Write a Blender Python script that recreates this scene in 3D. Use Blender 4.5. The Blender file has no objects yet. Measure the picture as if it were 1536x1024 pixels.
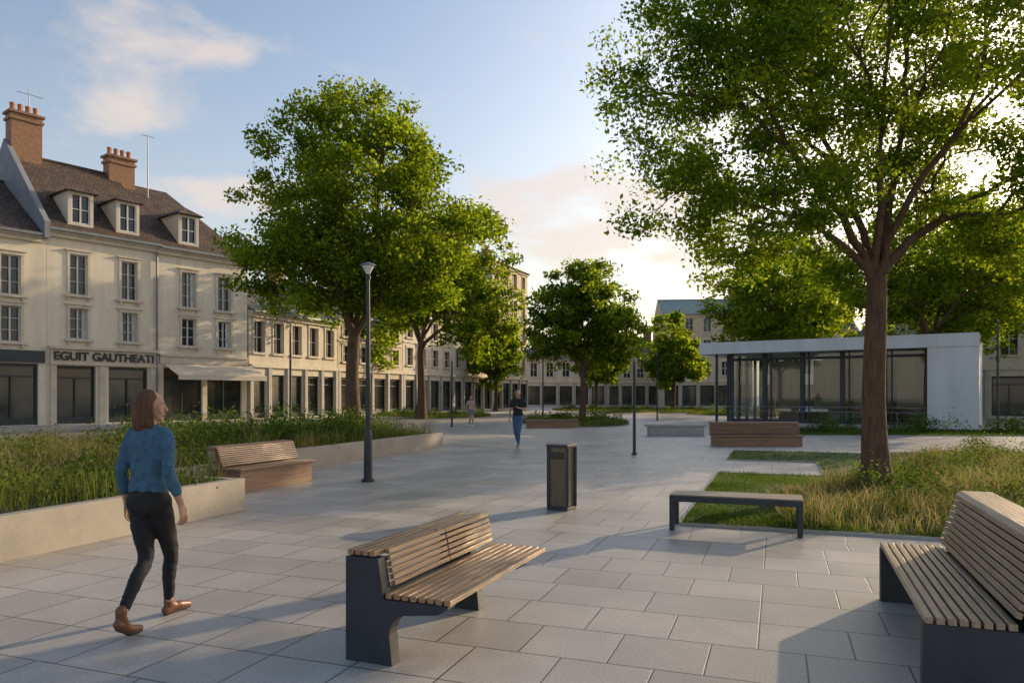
import bpy, math, time, numpy as np
from mathutils import Vector, Matrix
T0=time.time()
rng = np.random.default_rng(7)
scene = bpy.context.scene
COL = scene.collection
EX = np.array([0.94, -0.34]); DX = np.array([0.34, 0.94])
def ES(e, s): 
    p = e*EX + s*DX
    return (float(p[0]), float(p[1]))
SUN_AZ, SUN_EL = 49.0, 16.0

# ------------------------------------------------------------------ materials
def newmat(name):
    m = bpy.data.materials.new(name); m.use_nodes = True
    nt = m.node_tree
    b = nt.nodes['Principled BSDF']
    return m, nt, b
def mat(name, c1, c2=None, rough=0.7, scale=3.0, bump=0.0, bscale=None, metal=0.0, stretch=None, spec=None, detail=5):
    m, nt, b = newmat(name)
    N = nt.nodes; L = nt.links
    b.inputs['Roughness'].default_value = rough
    b.inputs['Metallic'].default_value = metal
    if spec is not None: b.inputs['Specular IOR Level'].default_value = spec
    if c2 is None: c2 = tuple(x*0.75 for x in c1)
    tc = N.new('ShaderNodeTexCoord'); mp = N.new('ShaderNodeMapping')
    L.new(tc.outputs['Object'], mp.inputs['Vector'])
    if stretch: mp.inputs['Scale'].default_value = stretch
    n = N.new('ShaderNodeTexNoise'); n.inputs['Scale'].default_value = scale; n.inputs['Detail'].default_value = detail
    n.inputs['Roughness'].default_value = 0.65
    L.new(mp.outputs[0], n.inputs['Vector'])
    r = N.new('ShaderNodeValToRGB'); r.color_ramp.elements[0].position = 0.32; r.color_ramp.elements[1].position = 0.68
    r.color_ramp.elements[0].color = (*c2, 1); r.color_ramp.elements[1].color = (*c1, 1)
    L.new(n.outputs['Fac'], r.inputs['Fac']); L.new(r.outputs[0], b.inputs['Base Color'])
    if bump > 0:
        n2 = N.new('ShaderNodeTexNoise'); n2.inputs['Scale'].default_value = bscale or scale*6; n2.inputs['Detail'].default_value = 4
        L.new(mp.outputs[0], n2.inputs['Vector'])
        bp = N.new('ShaderNodeBump'); bp.inputs['Strength'].default_value = bump; bp.inputs['Distance'].default_value = 0.02
        L.new(n2.outputs['Fac'], bp.inputs['Height']); L.new(bp.outputs[0], b.inputs['Normal'])
    return m
def foliage_mat(name, dark, light, trans, tf=0.45):
    m, nt, b = newmat(name); N = nt.nodes; L = nt.links
    at = N.new('ShaderNodeAttribute'); at.attribute_name = 'rnd'
    r = N.new('ShaderNodeValToRGB'); r.color_ramp.elements[0].position = 0.1; r.color_ramp.elements[1].position = 0.9
    r.color_ramp.elements[0].color = (*dark, 1); r.color_ramp.elements[1].color = (*light, 1)
    L.new(at.outputs['Fac'], r.inputs['Fac'])
    df = N.new('ShaderNodeBsdfDiffuse'); L.new(r.outputs[0], df.inputs['Color'])
    t = N.new('ShaderNodeBsdfTranslucent')
    mx = N.new('ShaderNodeMix'); mx.data_type = 'RGBA'; mx.blend_type = 'MULTIPLY'; mx.inputs['Factor'].default_value = 1
    L.new(r.outputs[0], mx.inputs[6]); mx.inputs[7].default_value = (*trans, 1)
    L.new(mx.outputs[2], t.inputs['Color'])
    ms = N.new('ShaderNodeMixShader'); ms.inputs[0].default_value = tf
    L.new(df.outputs[0], ms.inputs[1]); L.new(t.outputs[0], ms.inputs[2])
    L.new(ms.outputs[0], N['Material Output'].inputs['Surface']); N.remove(b)
    return m
def wood_mat(name, c1, c2, axis='x'):
    st = (1.2, 26, 26) if axis == 'x' else (26, 1.2, 26)
    return mat(name, c1, c2, rough=0.38, scale=1.6, bump=0.25, bscale=3, stretch=st)
def glass_dark(name, tint=(0.03,0.035,0.04), sc=0.7, c2=(0.10,0.10,0.10)):
    m = mat(name, tint, c2, rough=0.06, scale=sc, detail=2)
    m.node_tree.nodes['Principled BSDF'].inputs['Specular IOR Level'].default_value = 0.6
    return m
def clear_glass(name):
    m = bpy.data.materials.new(name); m.use_nodes = True; nt = m.node_tree; N = nt.nodes; L = nt.links
    N.remove(N['Principled BSDF'])
    tr = N.new('ShaderNodeBsdfTransparent'); tr.inputs[0].default_value = (0.72,0.78,0.77,1)
    gl = N.new('ShaderNodeBsdfGlossy'); gl.inputs['Roughness'].default_value = 0.03
    fr = N.new('ShaderNodeFresnel'); fr.inputs['IOR'].default_value = 1.9
    tc = N.new('ShaderNodeTexCoord'); n = N.new('ShaderNodeTexNoise'); n.inputs['Scale'].default_value = 0.8
    bp = N.new('ShaderNodeBump'); bp.inputs['Strength'].default_value = 0.05
    L.new(tc.outputs['Object'], n.inputs['Vector']); L.new(n.outputs['Fac'], bp.inputs['Height']); L.new(bp.outputs[0], gl.inputs['Normal'])
    ms = N.new('ShaderNodeMixShader'); L.new(fr.outputs[0], ms.inputs[0]); L.new(tr.outputs[0], ms.inputs[1]); L.new(gl.outputs[0], ms.inputs[2])
    L.new(ms.outputs[0], N['Material Output'].inputs['Surface'])
    return m

def paving_mat():
    m, nt, b = newmat('stone_paving'); N = nt.nodes; L = nt.links
    tc = N.new('ShaderNodeTexCoord'); mp = N.new('ShaderNodeMapping')
    mp.inputs['Rotation'].default_value = (0, 0, math.radians(19.9)); mp.inputs['Location'].default_value = (.12,.2,0)
    L.new(tc.outputs['Object'], mp.inputs['Vector'])
    br = N.new('ShaderNodeTexBrick'); br.offset = 0.5; br.offset_frequency = 4; br.squash = 1.45; br.squash_frequency = 5
    br.inputs['Scale'].default_value = 1.0; br.inputs['Brick Width'].default_value = 0.58; br.inputs['Row Height'].default_value = 0.58
    br.inputs['Mortar Size'].default_value = 0.0065; br.inputs['Mortar Smooth'].default_value = 0.2; br.inputs['Bias'].default_value = 0.0
    br.inputs['Color1'].default_value = (0.34,0.315,0.285,1); br.inputs['Color2'].default_value = (0.44,0.405,0.37,1)
    br.inputs['Mortar'].default_value = (0.085,0.078,0.07,1)
    L.new(mp.outputs[0], br.inputs['Vector'])
    n1 = N.new('ShaderNodeTexNoise'); n1.inputs['Scale'].default_value = 70; n1.inputs['Detail'].default_value = 3
    n2 = N.new('ShaderNodeTexNoise'); n2.inputs['Scale'].default_value = 0.7; n2.inputs['Detail'].default_value = 6; n2.inputs['Roughness'].default_value = 0.7
    for n in (n1, n2): L.new(mp.outputs[0], n.inputs['Vector'])
    mr1 = N.new('ShaderNodeMapRange'); mr1.inputs['From Min'].default_value = 0.3; mr1.inputs['From Max'].default_value = 0.7; mr1.inputs['To Min'].default_value = 0.76; mr1.inputs['To Max'].default_value = 1.2
    mr2 = N.new('ShaderNodeMapRange'); mr2.inputs['From Min'].default_value = 0.3; mr2.inputs['From Max'].default_value = 0.7; mr2.inputs['To Min'].default_value = 0.74; mr2.inputs['To Max'].default_value = 1.14
    L.new(n1.outputs['Fac'], mr1.inputs['Value']); L.new(n2.outputs['Fac'], mr2.inputs['Value'])
    mu = N.new('ShaderNodeMath'); mu.operation = 'MULTIPLY'; L.new(mr1.outputs[0], mu.inputs[0]); L.new(mr2.outputs[0], mu.inputs[1])
    vm = N.new('ShaderNodeVectorMath'); vm.operation = 'SCALE'; L.new(br.outputs['Color'], vm.inputs[0]); L.new(mu.outputs[0], vm.inputs['Scale'])
    L.new(vm.outputs[0], b.inputs['Base Color'])
    rr = N.new('ShaderNodeMapRange'); rr.inputs['From Min'].default_value = 0.3; rr.inputs['From Max'].default_value = 0.7; rr.inputs['To Min'].default_value = 0.34; rr.inputs['To Max'].default_value = 0.52
    L.new(n2.outputs['Fac'], rr.inputs['Value']); L.new(rr.outputs[0], b.inputs['Roughness'])
    inv = N.new('ShaderNodeMath'); inv.operation = 'MULTIPLY_ADD'; inv.inputs[1].default_value = -1.0
    L.new(br.outputs['Fac'], inv.inputs[0])
    sm = N.new('ShaderNodeMath'); sm.operation = 'MULTIPLY'; sm.inputs[1].default_value = 0.3; L.new(n1.outputs['Fac'], sm.inputs[0]); L.new(sm.outputs[0], inv.inputs[2])
    bp = N.new('ShaderNodeBump'); bp.inputs['Strength'].default_value = 0.5; bp.inputs['Distance'].default_value = 0.008
    L.new(inv.outputs[0], bp.inputs['Height']); L.new(bp.outputs[0], b.inputs['Normal'])
    return m
def tile_mat(name, c1, c2):
    m = mat(name, c1, c2, rough=0.8, scale=1.5)
    nt = m.node_tree; N = nt.nodes; L = nt.links; b = N['Principled BSDF']
    tc = N.new('ShaderNodeTexCoord'); sp = N.new('ShaderNodeSeparateXYZ'); cb = N.new('ShaderNodeCombineXYZ')
    L.new(tc.outputs['Object'], sp.inputs[0]); L.new(sp.outputs['X'], cb.inputs['X']); L.new(sp.outputs['Z'], cb.inputs['Y'])
    br = N.new('ShaderNodeTexBrick'); br.inputs['Scale'].default_value = 1; br.inputs['Brick Width'].default_value = 0.22; br.inputs['Row Height'].default_value = 0.16
    br.inputs['Mortar Size'].default_value = 0.02; br.inputs['Color1'].default_value = (0.65,0.65,0.65,1); br.inputs['Color2'].default_value = (1.3,1.22,1.15,1); br.inputs['Mortar'].default_value = (0.35,0.35,0.35,1)
    L.new(cb.outputs[0], br.inputs['Vector'])
    src = b.inputs['Base Color'].links[0].from_socket
    mx = N.new('ShaderNodeMix'); mx.data_type = 'RGBA'; mx.blend_type = 'MULTIPLY'; mx.inputs['Factor'].default_value = 1
    L.new(src, mx.inputs[6]); L.new(br.outputs['Color'], mx.inputs[7]); L.new(mx.outputs[2], b.inputs['Base Color'])
    bp = N.new('ShaderNodeBump'); bp.inputs['Strength'].default_value = 0.6; bp.inputs['Distance'].default_value = 0.03
    L.new(br.outputs['Fac'], bp.inputs['Height']); bp.invert = True; L.new(bp.outputs[0], b.inputs['Normal'])
    return m
ST=(1.6,1.6,.35)
MT = dict(
 paving = paving_mat(),
 plaster = mat('cream_plaster', (0.76,0.67,0.52), (0.62,0.53,0.40), rough=0.85, scale=0.9, bump=0.15, bscale=18, stretch=ST),
 plaster2 = mat('pale_plaster', (0.64,0.57,0.46), (0.50,0.44,0.35), rough=0.85, scale=0.8, bump=0.15, bscale=14, stretch=ST),
 plaster3 = mat('ochre_plaster', (0.58,0.48,0.34), (0.44,0.36,0.25), rough=0.85, scale=0.8, bump=0.15, bscale=14, stretch=ST),
 stone = mat('limestone_trim', (0.66,0.57,0.44), (0.48,0.42,0.32), rough=0.8, scale=2.5, bump=0.2),
 greywall = mat('grey_render', (0.25,0.26,0.28), (0.17,0.18,0.2), rough=0.85, scale=1.0, bump=0.2),
 roof = tile_mat('brown_roof_tiles', (0.12,0.078,0.054), (0.06,0.042,0.032)),
 slate = tile_mat('slate_roof', (0.13,0.14,0.15), (0.08,0.085,0.09)),
 greenroof = mat('copper_roof', (0.15,0.24,0.22), (0.10,0.17,0.16), rough=0.6),
 brick = mat('chimney_brick', (0.34,0.19,0.11), (0.22,0.12,0.075), rough=0.85, scale=6, bump=0.4),
 pot = mat('terracotta', (0.42,0.19,0.09), (0.32,0.13,0.06), rough=0.8),
 zinc = mat('zinc', (0.22,0.23,0.24), (0.15,0.16,0.17), rough=0.5, metal=0.3),
 winframe = mat('white_window_frame', (0.62,0.6,0.56), (0.5,0.48,0.45), rough=0.5),
 glass = glass_dark('window_glass', (0.012,0.016,0.022), 0.6, (0.05,0.055,0.06)),
 shopglass = glass_dark('shop_glass', (0.02,0.03,0.028), 0.5, (0.10,0.085,0.06)),
 shopframe = mat('shop_frame_dark', (0.035,0.045,0.045), (0.02,0.028,0.03), rough=0.45),
 awning = mat('awning_canvas', (0.70,0.61,0.46), (0.60,0.51,0.39), rough=0.85, scale=2),
 letters = mat('sign_letters', (0.03,0.028,0.022), rough=0.5),
 concrete = mat('cast_concrete', (0.36,0.32,0.27), (0.255,0.225,0.19), rough=0.75, scale=1.2, bump=0.2, bscale=25),
 palestone = mat('pale_stone', (0.41,0.38,0.34), (0.33,0.30,0.27), rough=0.75, scale=1.5, bump=0.2, bscale=25),
 whitewall = mat('white_render', (0.66,0.66,0.65), (0.56,0.56,0.555), rough=0.6, scale=0.9, bump=0.05, stretch=ST),
 wood = wood_mat('bench_wood', (0.46,0.28,0.145), (0.22,0.12,0.06)),
 woodg = wood_mat('weathered_wood', (0.42,0.30,0.20), (0.23,0.16,0.105)),
 woodr = wood_mat('red_wood', (0.32,0.18,0.105), (0.17,0.09,0.052)),
 iron = mat('dark_iron', (0.042,0.046,0.054), (0.028,0.032,0.038), rough=0.5, scale=4, bump=0.08, bscale=120, metal=0.2),
 bronze = mat('bin_panel', (0.16,0.125,0.085), (0.11,0.088,0.06), rough=0.42, metal=0.5, scale=2, stretch=(8,8,1)),
 soil = mat('soil', (0.06,0.05,0.03), (0.035,0.03,0.018), rough=0.95, scale=4, bump=0.6),
 lawn = mat('lawn_ground', (0.06,0.095,0.025), (0.04,0.06,0.016), rough=0.95, scale=3, bump=0.6),
 asphalt = mat('asphalt', (0.20,0.185,0.165), (0.14,0.13,0.12), rough=0.8, scale=0.6, bump=0.3, bscale=60),
 bark = mat('bark', (0.16,0.09,0.05), (0.06,0.036,0.022), rough=0.9, scale=5, bump=1.0, bscale=9, stretch=(4,4,0.7)),
 clear = clear_glass('pavilion_glass'),
 curtain = mat('beige_blinds', (0.55,0.46,0.34), (0.38,0.33,0.25), rough=0.9, scale=1, stretch=(6,6,0.3)),
 lampglass = mat('lamp_glass', (0.75,0.75,0.72), rough=0.2),
 white = mat('white_paint', (0.75,0.74,0.70), rough=0.6),
)
LEAF = foliage_mat('leaves_green', (0.040,0.078,0.010), (0.165,0.225,0.026), (3.0,2.6,0.9), 0.54)
LEAFN = foliage_mat('leaves_near', (0.036,0.074,0.010), (0.155,0.215,0.025), (3.1,2.7,0.9), 0.54)
GRASS = foliage_mat('meadow_grass', (0.04,0.07,0.016), (0.19,0.21,0.06), (1.9,1.8,1.0), 0.35)
BUSH = foliage_mat('bush_leaves', (0.028,0.058,0.014), (0.13,0.175,0.045), (2.0,2.0,1.0), 0.35)
STRAW = foliage_mat('straw_grass', (0.22,0.18,0.09), (0.42,0.34,0.20), (1.5,1.4,1.1), 0.35)
LAWN = foliage_mat('lawn_blades', (0.035,0.068,0.014), (0.095,0.14,0.03), (2.0,2.0,0.9), 0.35)

# ------------------------------------------------------------------ mesh helpers
def mesh_np(name, V, F, material, smooth=False, rnd=None):
    V = np.asarray(V, dtype=np.float32); F = np.asarray(F, dtype=np.int32)
    me = bpy.data.meshes.new(name)
    k = F.shape[1]
    me.vertices.add(len(V)); me.vertices.foreach_set('co', V.ravel())
    me.loops.add(F.size); me.loops.foreach_set('vertex_index', F.ravel())
    me.polygons.add(len(F)); me.polygons.foreach_set('loop_start', np.arange(0, F.size, k, dtype=np.int32))
    try: me.polygons.foreach_set('loop_total', np.full(len(F), k, dtype=np.int32))
    except Exception: pass
    if smooth: me.polygons.foreach_set('use_smooth', np.ones(len(F), dtype=bool))
    me.materials.append(material)
    me.update(calc_edges=True)
    if rnd is not None:
        a = me.attributes.new('rnd','FLOAT','FACE'); a.data.foreach_set('value', np.asarray(rnd,dtype=np.float32))
    ob = bpy.data.objects.new(name, me); COL.objects.link(ob)
    return ob
def empty(name, loc=(0,0,0), rz=0.0):
    o = bpy.data.objects.new(name, None); COL.objects.link(o)
    o.location = loc; o.rotation_euler = (0,0,rz); o.empty_display_size = 0.3
    return o
class MB:
    def __init__(s): s.p = {}
    def _g(s, part, m):
        return s.p.setdefault(part, ([], [], m))
    def poly(s, part, m, pts):
        v, f, _ = s._g(part, m); b = len(v); v.extend([tuple(p) for p in pts]); f.append(list(range(b, b+len(pts))))
    def box(s, part, m, x0,x1,y0,y1,z0,z1):
        v, f, _ = s._g(part, m); b = len(v)
        v.extend([(x0,y0,z0),(x1,y0,z0),(x1,y1,z0),(x0,y1,z0),(x0,y0,z1),(x1,y0,z1),(x1,y1,z1),(x0,y1,z1)])
        for q in ((0,3,2,1),(4,5,6,7),(0,1,5,4),(1,2,6,5),(2,3,7,6),(3,0,4,7)): f.append([b+i for i in q])
    def obox(s, part, m, c, ax, ay, az):
        v, f, _ = s._g(part, m); b = len(v); c,ax,ay,az = map(Vector,(c,ax,ay,az))
        for sz in (-1,1):
            for sx,sy in ((-1,-1),(1,-1),(1,1),(-1,1)): v.append(tuple(c+ax*sx+ay*sy+az*sz))
        for q in ((0,3,2,1),(4,5,6,7),(0,1,5,4),(1,2,6,5),(2,3,7,6),(3,0,4,7)): f.append([b+i for i in q])
    def prism(s, part, m, prof, x0, x1):
        v, f, _ = s._g(part, m); b = len(v); n = len(prof)
        v.extend([(x0,y,z) for y,z in prof]); v.extend([(x1,y,z) for y,z in prof])
        f.append([b+i for i in range(n)]); f.append([b+n+i for i in range(n)][::-1])
        for i in range(n): j=(i+1)%n; f.append([b+j,b+i,b+n+i,b+n+j])
    def prism_z(s, part, m, prof, z0, z1):
        v, f, _ = s._g(part, m); b = len(v); n = len(prof)
        v.extend([(x,y,z0) for x,y in prof]); v.extend([(x,y,z1) for x,y in prof])
        f.append([b+i for i in range(n)][::-1]); f.append([b+n+i for i in range(n)])
        for i in range(n): j=(i+1)%n; f.append([b+i,b+j,b+n+j,b+n+i])
    def cyl(s, part, m, pts, radii, n=14):
        V,F = tube(np.array(pts,float), np.array(radii,float), n, caps=True)
        v, f, _ = s._g(part, m); b = len(v)
        v.extend([tuple(map(float,p)) for p in V]); 
        for q in F: f.append([b+int(i) for i in q if i >= 0])
    def make(s, parent, bevel=0.0):
        for part,(v,f,m) in s.p.items():
            me = bpy.data.meshes.new(part); me.from_pydata(v, [], f); me.materials.append(m); me.update()
            ob = bpy.data.objects.new(part, me); COL.objects.link(ob); ob.parent = parent
            if bevel > 0:
                bv = ob.modifiers.new('bev','BEVEL'); bv.width = bevel; bv.segments = 2; bv.limit_method='ANGLE'; bv.angle_limit=math.radians(35)
def tube(P, R, n=8, caps=False):
    k = len(P); T = np.gradient(P, axis=0) if k > 2 else np.repeat((P[1]-P[0])[None], 2, 0)
    T /= (np.linalg.norm(T, axis=1, keepdims=True)+1e-9)
    ref = np.array([1.0,0,0]) if abs(T[0][0]) < 0.8 else np.array([0,1.0,0])
    U = np.cross(T, ref); U /= (np.linalg.norm(U,axis=1,keepdims=True)+1e-9); W = np.cross(T, U)
    a = np.linspace(0, 2*np.pi, n, endpoint=False)
    V = P[:,None,:] + R[:,None,None]*(np.cos(a)[None,:,None]*U[:,None,:] + np.sin(a)[None,:,None]*W[:,None,:])
    V = V.reshape(-1,3); F = []
    i = np.arange(n); j = (i+1)%n
    for r in range(k-1): F.append(np.stack([r*n+i, r*n+j, (r+1)*n+j, (r+1)*n+i],1))
    F = np.concatenate(F)
    if caps:
        F = [list(x) for x in F]; F.append(list(range(n))[::-1]); F.append([(k-1)*n+q for q in range(n)])
    return V, F

# ------------------------------------------------------------------ people
def ring_loft(rings, n=18):
    V=[];F=[]; a=np.linspace(0,2*np.pi,n,endpoint=False)
    for c,u,w in rings: V.append(np.array(c)+np.cos(a)[:,None]*np.array(u)+np.sin(a)[:,None]*np.array(w))
    V=np.concatenate(V); k=len(rings)
    for r in range(k-1):
        for i in range(n): j=(i+1)%n; F.append([r*n+i,r*n+j,(r+1)*n+j,(r+1)*n+i])
    F.append(list(range(n))[::-1]); F.append([(k-1)*n+i for i in range(n)])
    return V,F
class Org:
    def __init__(s): s.V=[];s.F=[];s.o=0
    def add(s,V,F):
        s.V.extend([tuple(map(float,v)) for v in V]); s.F.extend([[int(i)+s.o for i in f] for f in F]); s.o=len(s.V)
    def limb(s,pts,rad,n=14,sub=4,caps=True):
        P=np.array(pts,float); R=np.array(rad,float); k=len(P)
        t=np.linspace(0,k-1,(k-1)*sub+1); out=[];ro=[]
        for q in t:
            i=min(int(q),k-2); f=q-i
            p0=P[max(i-1,0)];p1=P[i];p2=P[i+1];p3=P[min(i+2,k-1)]
            out.append(.5*((2*p1)+(-p0+p2)*f+(2*p0-5*p1+4*p2-p3)*f*f+(-p0+3*p1-3*p2+p3)*f**3)); ro.append(R[i]*(1-f)+R[i+1]*f)
        V,F=tube(np.array(out),np.array(ro),n,True); s.add(V,F)
        if caps:
            for end,rr in ((out[0],ro[0]),(out[-1],ro[-1])): s.ell(end,(rr,rr,rr))
    def ell(s,c,r,rot=None,nu=14,nv=10):
        V=[];F=[]
        for j in range(1,nv):
            th=math.pi*j/nv
            for i in range(nu):
                ph=2*math.pi*i/nu; V.append([r[0]*math.sin(th)*math.cos(ph),r[1]*math.sin(th)*math.sin(ph),r[2]*math.cos(th)])
        V.append([0,0,r[2]]);V.append([0,0,-r[2]]); T=len(V)-2;B=len(V)-1
        for j in range(nv-2):
            for i in range(nu): k=(i+1)%nu; F.append([j*nu+i,(j+1)*nu+i,(j+1)*nu+k,j*nu+k])
        for i in range(nu): k=(i+1)%nu; F.append([T,i,k]); F.append([B,(nv-2)*nu+k,(nv-2)*nu+i])
        V=np.array(V)
        if rot is not None: V=V@np.array(rot).T
        s.add(V+np.array(c),F)
    def loft(s,rings,n=20): V,F=ring_loft(rings,n); s.add(V,F)
    def plain(s,name,m,parent):
        me=bpy.data.meshes.new(name); me.from_pydata(s.V,[],s.F); me.materials.append(m)
        for p in me.polygons: p.use_smooth=True
        o=bpy.data.objects.new(name,me); COL.objects.link(o); o.parent=parent
    def build(s,name,m,parent,voxel=.008,smooth=4,wr=0.0,wf=30):
        me=bpy.data.meshes.new(name+'_src'); me.from_pydata(s.V,[],s.F); me.update()
        ob=bpy.data.objects.new(name+'_src',me); COL.objects.link(ob)
        r=ob.modifiers.new('r','REMESH'); r.mode='VOXEL'; r.voxel_size=voxel
        if smooth: sm=ob.modifiers.new('s','SMOOTH'); sm.iterations=smooth; sm.factor=.5
        dg=bpy.context.evaluated_depsgraph_get(); ev=ob.evaluated_get(dg); nm=bpy.data.meshes.new_from_object(ev)
        bpy.data.objects.remove(ob); nm.name=name; nm.materials.clear(); nm.materials.append(m)
        if wr>0:
            n=len(nm.vertices); co=np.empty(n*3,np.float32); nm.vertices.foreach_get('co',co); co=co.reshape(-1,3)
            no=np.empty(n*3,np.float32); nm.vertices.foreach_get('normal',no); no=no.reshape(-1,3)
            x,y,z=co.T*wf
            d=np.sin(z*1.9+2.1*np.sin(x*.9+y*.6)+x*.8)*.5+np.sin(z*3.7-1.7*np.sin(x*1.7+1)+y*1.9)*.3+np.sin(x*2.6+z*1.2+np.sin(y*3))*.3
            co=co+no*(d*wr)[:,None]; nm.vertices.foreach_set('co',co.astype(np.float32).ravel()); nm.update()
        for p in nm.polygons: p.use_smooth=True
        o=bpy.data.objects.new(name,nm); COL.objects.link(o); o.parent=parent
        return o
SKIN=mat('skin',(0.50,0.29,0.19),(0.42,0.23,0.15),rough=.5,scale=8)
def rotz(a): c,s=math.cos(a),math.sin(a); return np.array([[c,-s,0],[s,c,0],[0,0,1]])
def hand(org,W,d,n,s):
    W,d,n,s=[np.array(q,float) for q in (W,d,n,s)]; d/=np.linalg.norm(d)
    org.loft([(W-d*.02,s*.024,n*.019),(W+d*.02,s*.029,n*.017),(W+d*.06,s*.037,n*.015),(W+d*.088,s*.036,n*.012)])
    for i,(o,l) in enumerate(((.029,.068),(.0095,.076),(-.0105,.070),(-.030,.055))):
        b=W+d*.078+s*o; curl=.25+.08*i; sp=s*(o*.15)
        p1=b+d*l*.5+n*l*.5*curl*.6+sp; p2=p1+(d*.85+n*curl*1.4)*l*.33+sp*.5; p3=p2+(d*.6+n*curl*2.0)*l*.25
        org.limb([b,p1,p2,p3],[.0088,.008,.0074,.006],8,2)
    b=W+d*.022+s*.02; org.limb([b,b+d*.026+s*.022+n*.008,b+d*.055+s*.028+n*.014],[.013,.011,.008],8,2)
def person(name,loc,head,P,c,hair_len=.2,vox=1.0,shorts=False,sleeve='long',wr=.003):
    e=empty(name,(loc[0],loc[1],0),math.atan2(-head[0],head[1]))
    g={k:np.array(v,float) for k,v in P.items() if not isinstance(v,(int,float))}
    sw=P.get('sw',1.0)
    T=Org(); hz=P['hem']
    sec=[(hz,.146,.108,0),(hz+.05,.150,.110,0),(1.06,.132,.098,0),(1.14,.138,.100,.005),(1.24,.156,.108,.012),(1.32,.166,.104,.006),(1.375,.150,.086,0),(1.41,.100,.068,-.006),(1.44,.062,.056,-.004)]
    T.loft([((0,y,z),(rx*sw,0,0),(0,ry*sw,0)) for z,rx,ry,y in sec],28)
    for S in ('l','r'):
        sh,el,wrr=g['sh'+S],g['el'+S],g['wr'+S]
        if sleeve=='long':
            end=el+(wrr-el)*.62; T.limb([sh*[.55,1,1.006],sh*[.85,1,1.002],sh+(el-sh)*.25,sh+(el-sh)*.6,el,end],[.045,.050,.050,.045,.042,.040],16)
        else: end=sh+(el-sh)*.55; T.limb([sh*[.55,1,1.006],sh*[.85,1,1.002],sh+(el-sh)*.25,end],[.045,.052,.055,.054],16)
    T.build('top',c['top'],e,.009*vox,4,wr,22)
    L=Org(); L.loft([((0,0,.80),(.09,0,0),(0,.08,0)),((0,-.008,.86),(.148*sw,0,0),(0,.108*sw,0)),((0,-.012,.92),(.152*sw,0,0),(0,.112*sw,0)),((0,-.004,1.0),(.132*sw,0,0),(0,.098*sw,0)),((0,0,1.04),(.124*sw,0,0),(0,.092*sw,0))],26)
    K=Org()
    for S in ('l','r'):
        h,k,a=g['hi'+S],g['kn'+S],g['an'+S]
        pts=[h,h+(k-h)*.5,k,k+(a-k)*.35+[0,-.012,0],a+(k-a)*.14]; rr=[.088*sw,.074*sw,.052*sw,.050*sw,.036*sw]
        if shorts:
            L.limb([h,h+(k-h)*.55],[.092*sw,.088*sw],16); K.limb(pts[1:]+[a],[.074,.052,.05,.036,.034],14)
        else:
            L.limb(pts,rr,16); K.limb([a+(k-a)*.25,a],[.032,.031],12)
        L.ell((h[0]*.85,-.048,.885),(.078*sw,.072*sw,.082))
    L.build('trousers',c['trousers'],e,.009*vox,4,wr*.8,26)
    K.build('ankles',SKIN,e,.009*vox,2)
    for S in ('l','r'):
        a,t=g['an'+S],g['to'+S]; f=t-a; fl=np.linalg.norm(f[:2]); f2=np.array([f[0],f[1],0])/fl
        H=Org(); up=np.array([0,0,1.0])
        heel=np.array([a[0],a[1],0])-f2*.03+up*(a[2]-.075); ball=t-f2*.06+up*0.012; tip=t+f2*.03+up*.004
        H.limb([a+up*.040,a-up*.005],[.037,.036],14,3)
        H.limb([heel+up*.032,heel*.5+ball*.5+up*.03,ball+up*.018,tip+up*.01],[.030,.032,.034,.022],14,4)
        H.limb([a,heel*.35+ball*.65+up*.028],[.035,.030],14,3)
        H.build('shoe',c['shoes'],e,.008*vox,2)
        Q=Org(); Q.limb([heel+up*.008,ball*.5+heel*.5+up*.004,ball-up*.004,tip-up*.006],[.020,.022,.026,.016],10,3); Q.plain('sole',c['sole'],e)
    for S,sg in (('l',-1),('r',1)):
        sh,el,wrr=g['sh'+S],g['el'+S],g['wr'+S]; A=Org()
        A.limb([el+(sh-el)*(.2 if sleeve=='long' else .55),el,el+(wrr-el)*.35,wrr],[.034,.034,.034,.023],14)
        d=wrr-el; d/=np.linalg.norm(d); d2=d*.6+g.get('hd'+S,np.array([0,.05,-1.]))*.4; d2/=np.linalg.norm(d2)
        fw=np.array([0,1.,0]); fw=fw-(fw@d2)*d2; fw/=np.linalg.norm(fw); n=np.cross(d2,fw); n*= -sg*np.sign(n[0]) if abs(n[0])>.05 else 1
        hand(A,wrr+d2*.01,d2,n,fw); A.build('arm_and_hand',SKIN,e,.004 if vox<=1 else .007,1)
    hr=rotz(P.get('turn',0)); hc=g['head']
    def X(p): return hc+hr@np.array(p,float)
    Hd=Org(); Hd.limb([(0,-.008,1.38),(0,.0,1.46),hc+np.array([0,-.01,-.06])],[.054,.048,.050],16)
    Hd.ell(X((0,-.01,.02)),(.073,.092,.098),hr); Hd.ell(X((0,.03,-.045)),(.056,.058,.066),hr); Hd.ell(X((0,.055,-.085)),(.03,.026,.022),hr)
    Hd.ell(X((0,.055,.01)),(.056,.034,.06),hr)
    Hd.limb([X((0,.086,.012)),X((0,.098,-.012)),X((0,.103,-.026))],[.008,.010,.012],8,3)
    for sg in (-1,1):
        Hd.ell(X((sg*.074,-.005,-.012)),(.010,.018,.030),hr); Hd.ell(X((sg*.030,.082,.026)),(.022,.009,.006),hr); Hd.ell(X((sg*.032,.066,-.03)),(.024,.022,.024),hr)
    Hd.ell(X((0,.090,-.056)),(.022,.009,.010),hr)
    Hd.build('head',SKIN,e,.005*vox,2)
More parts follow.
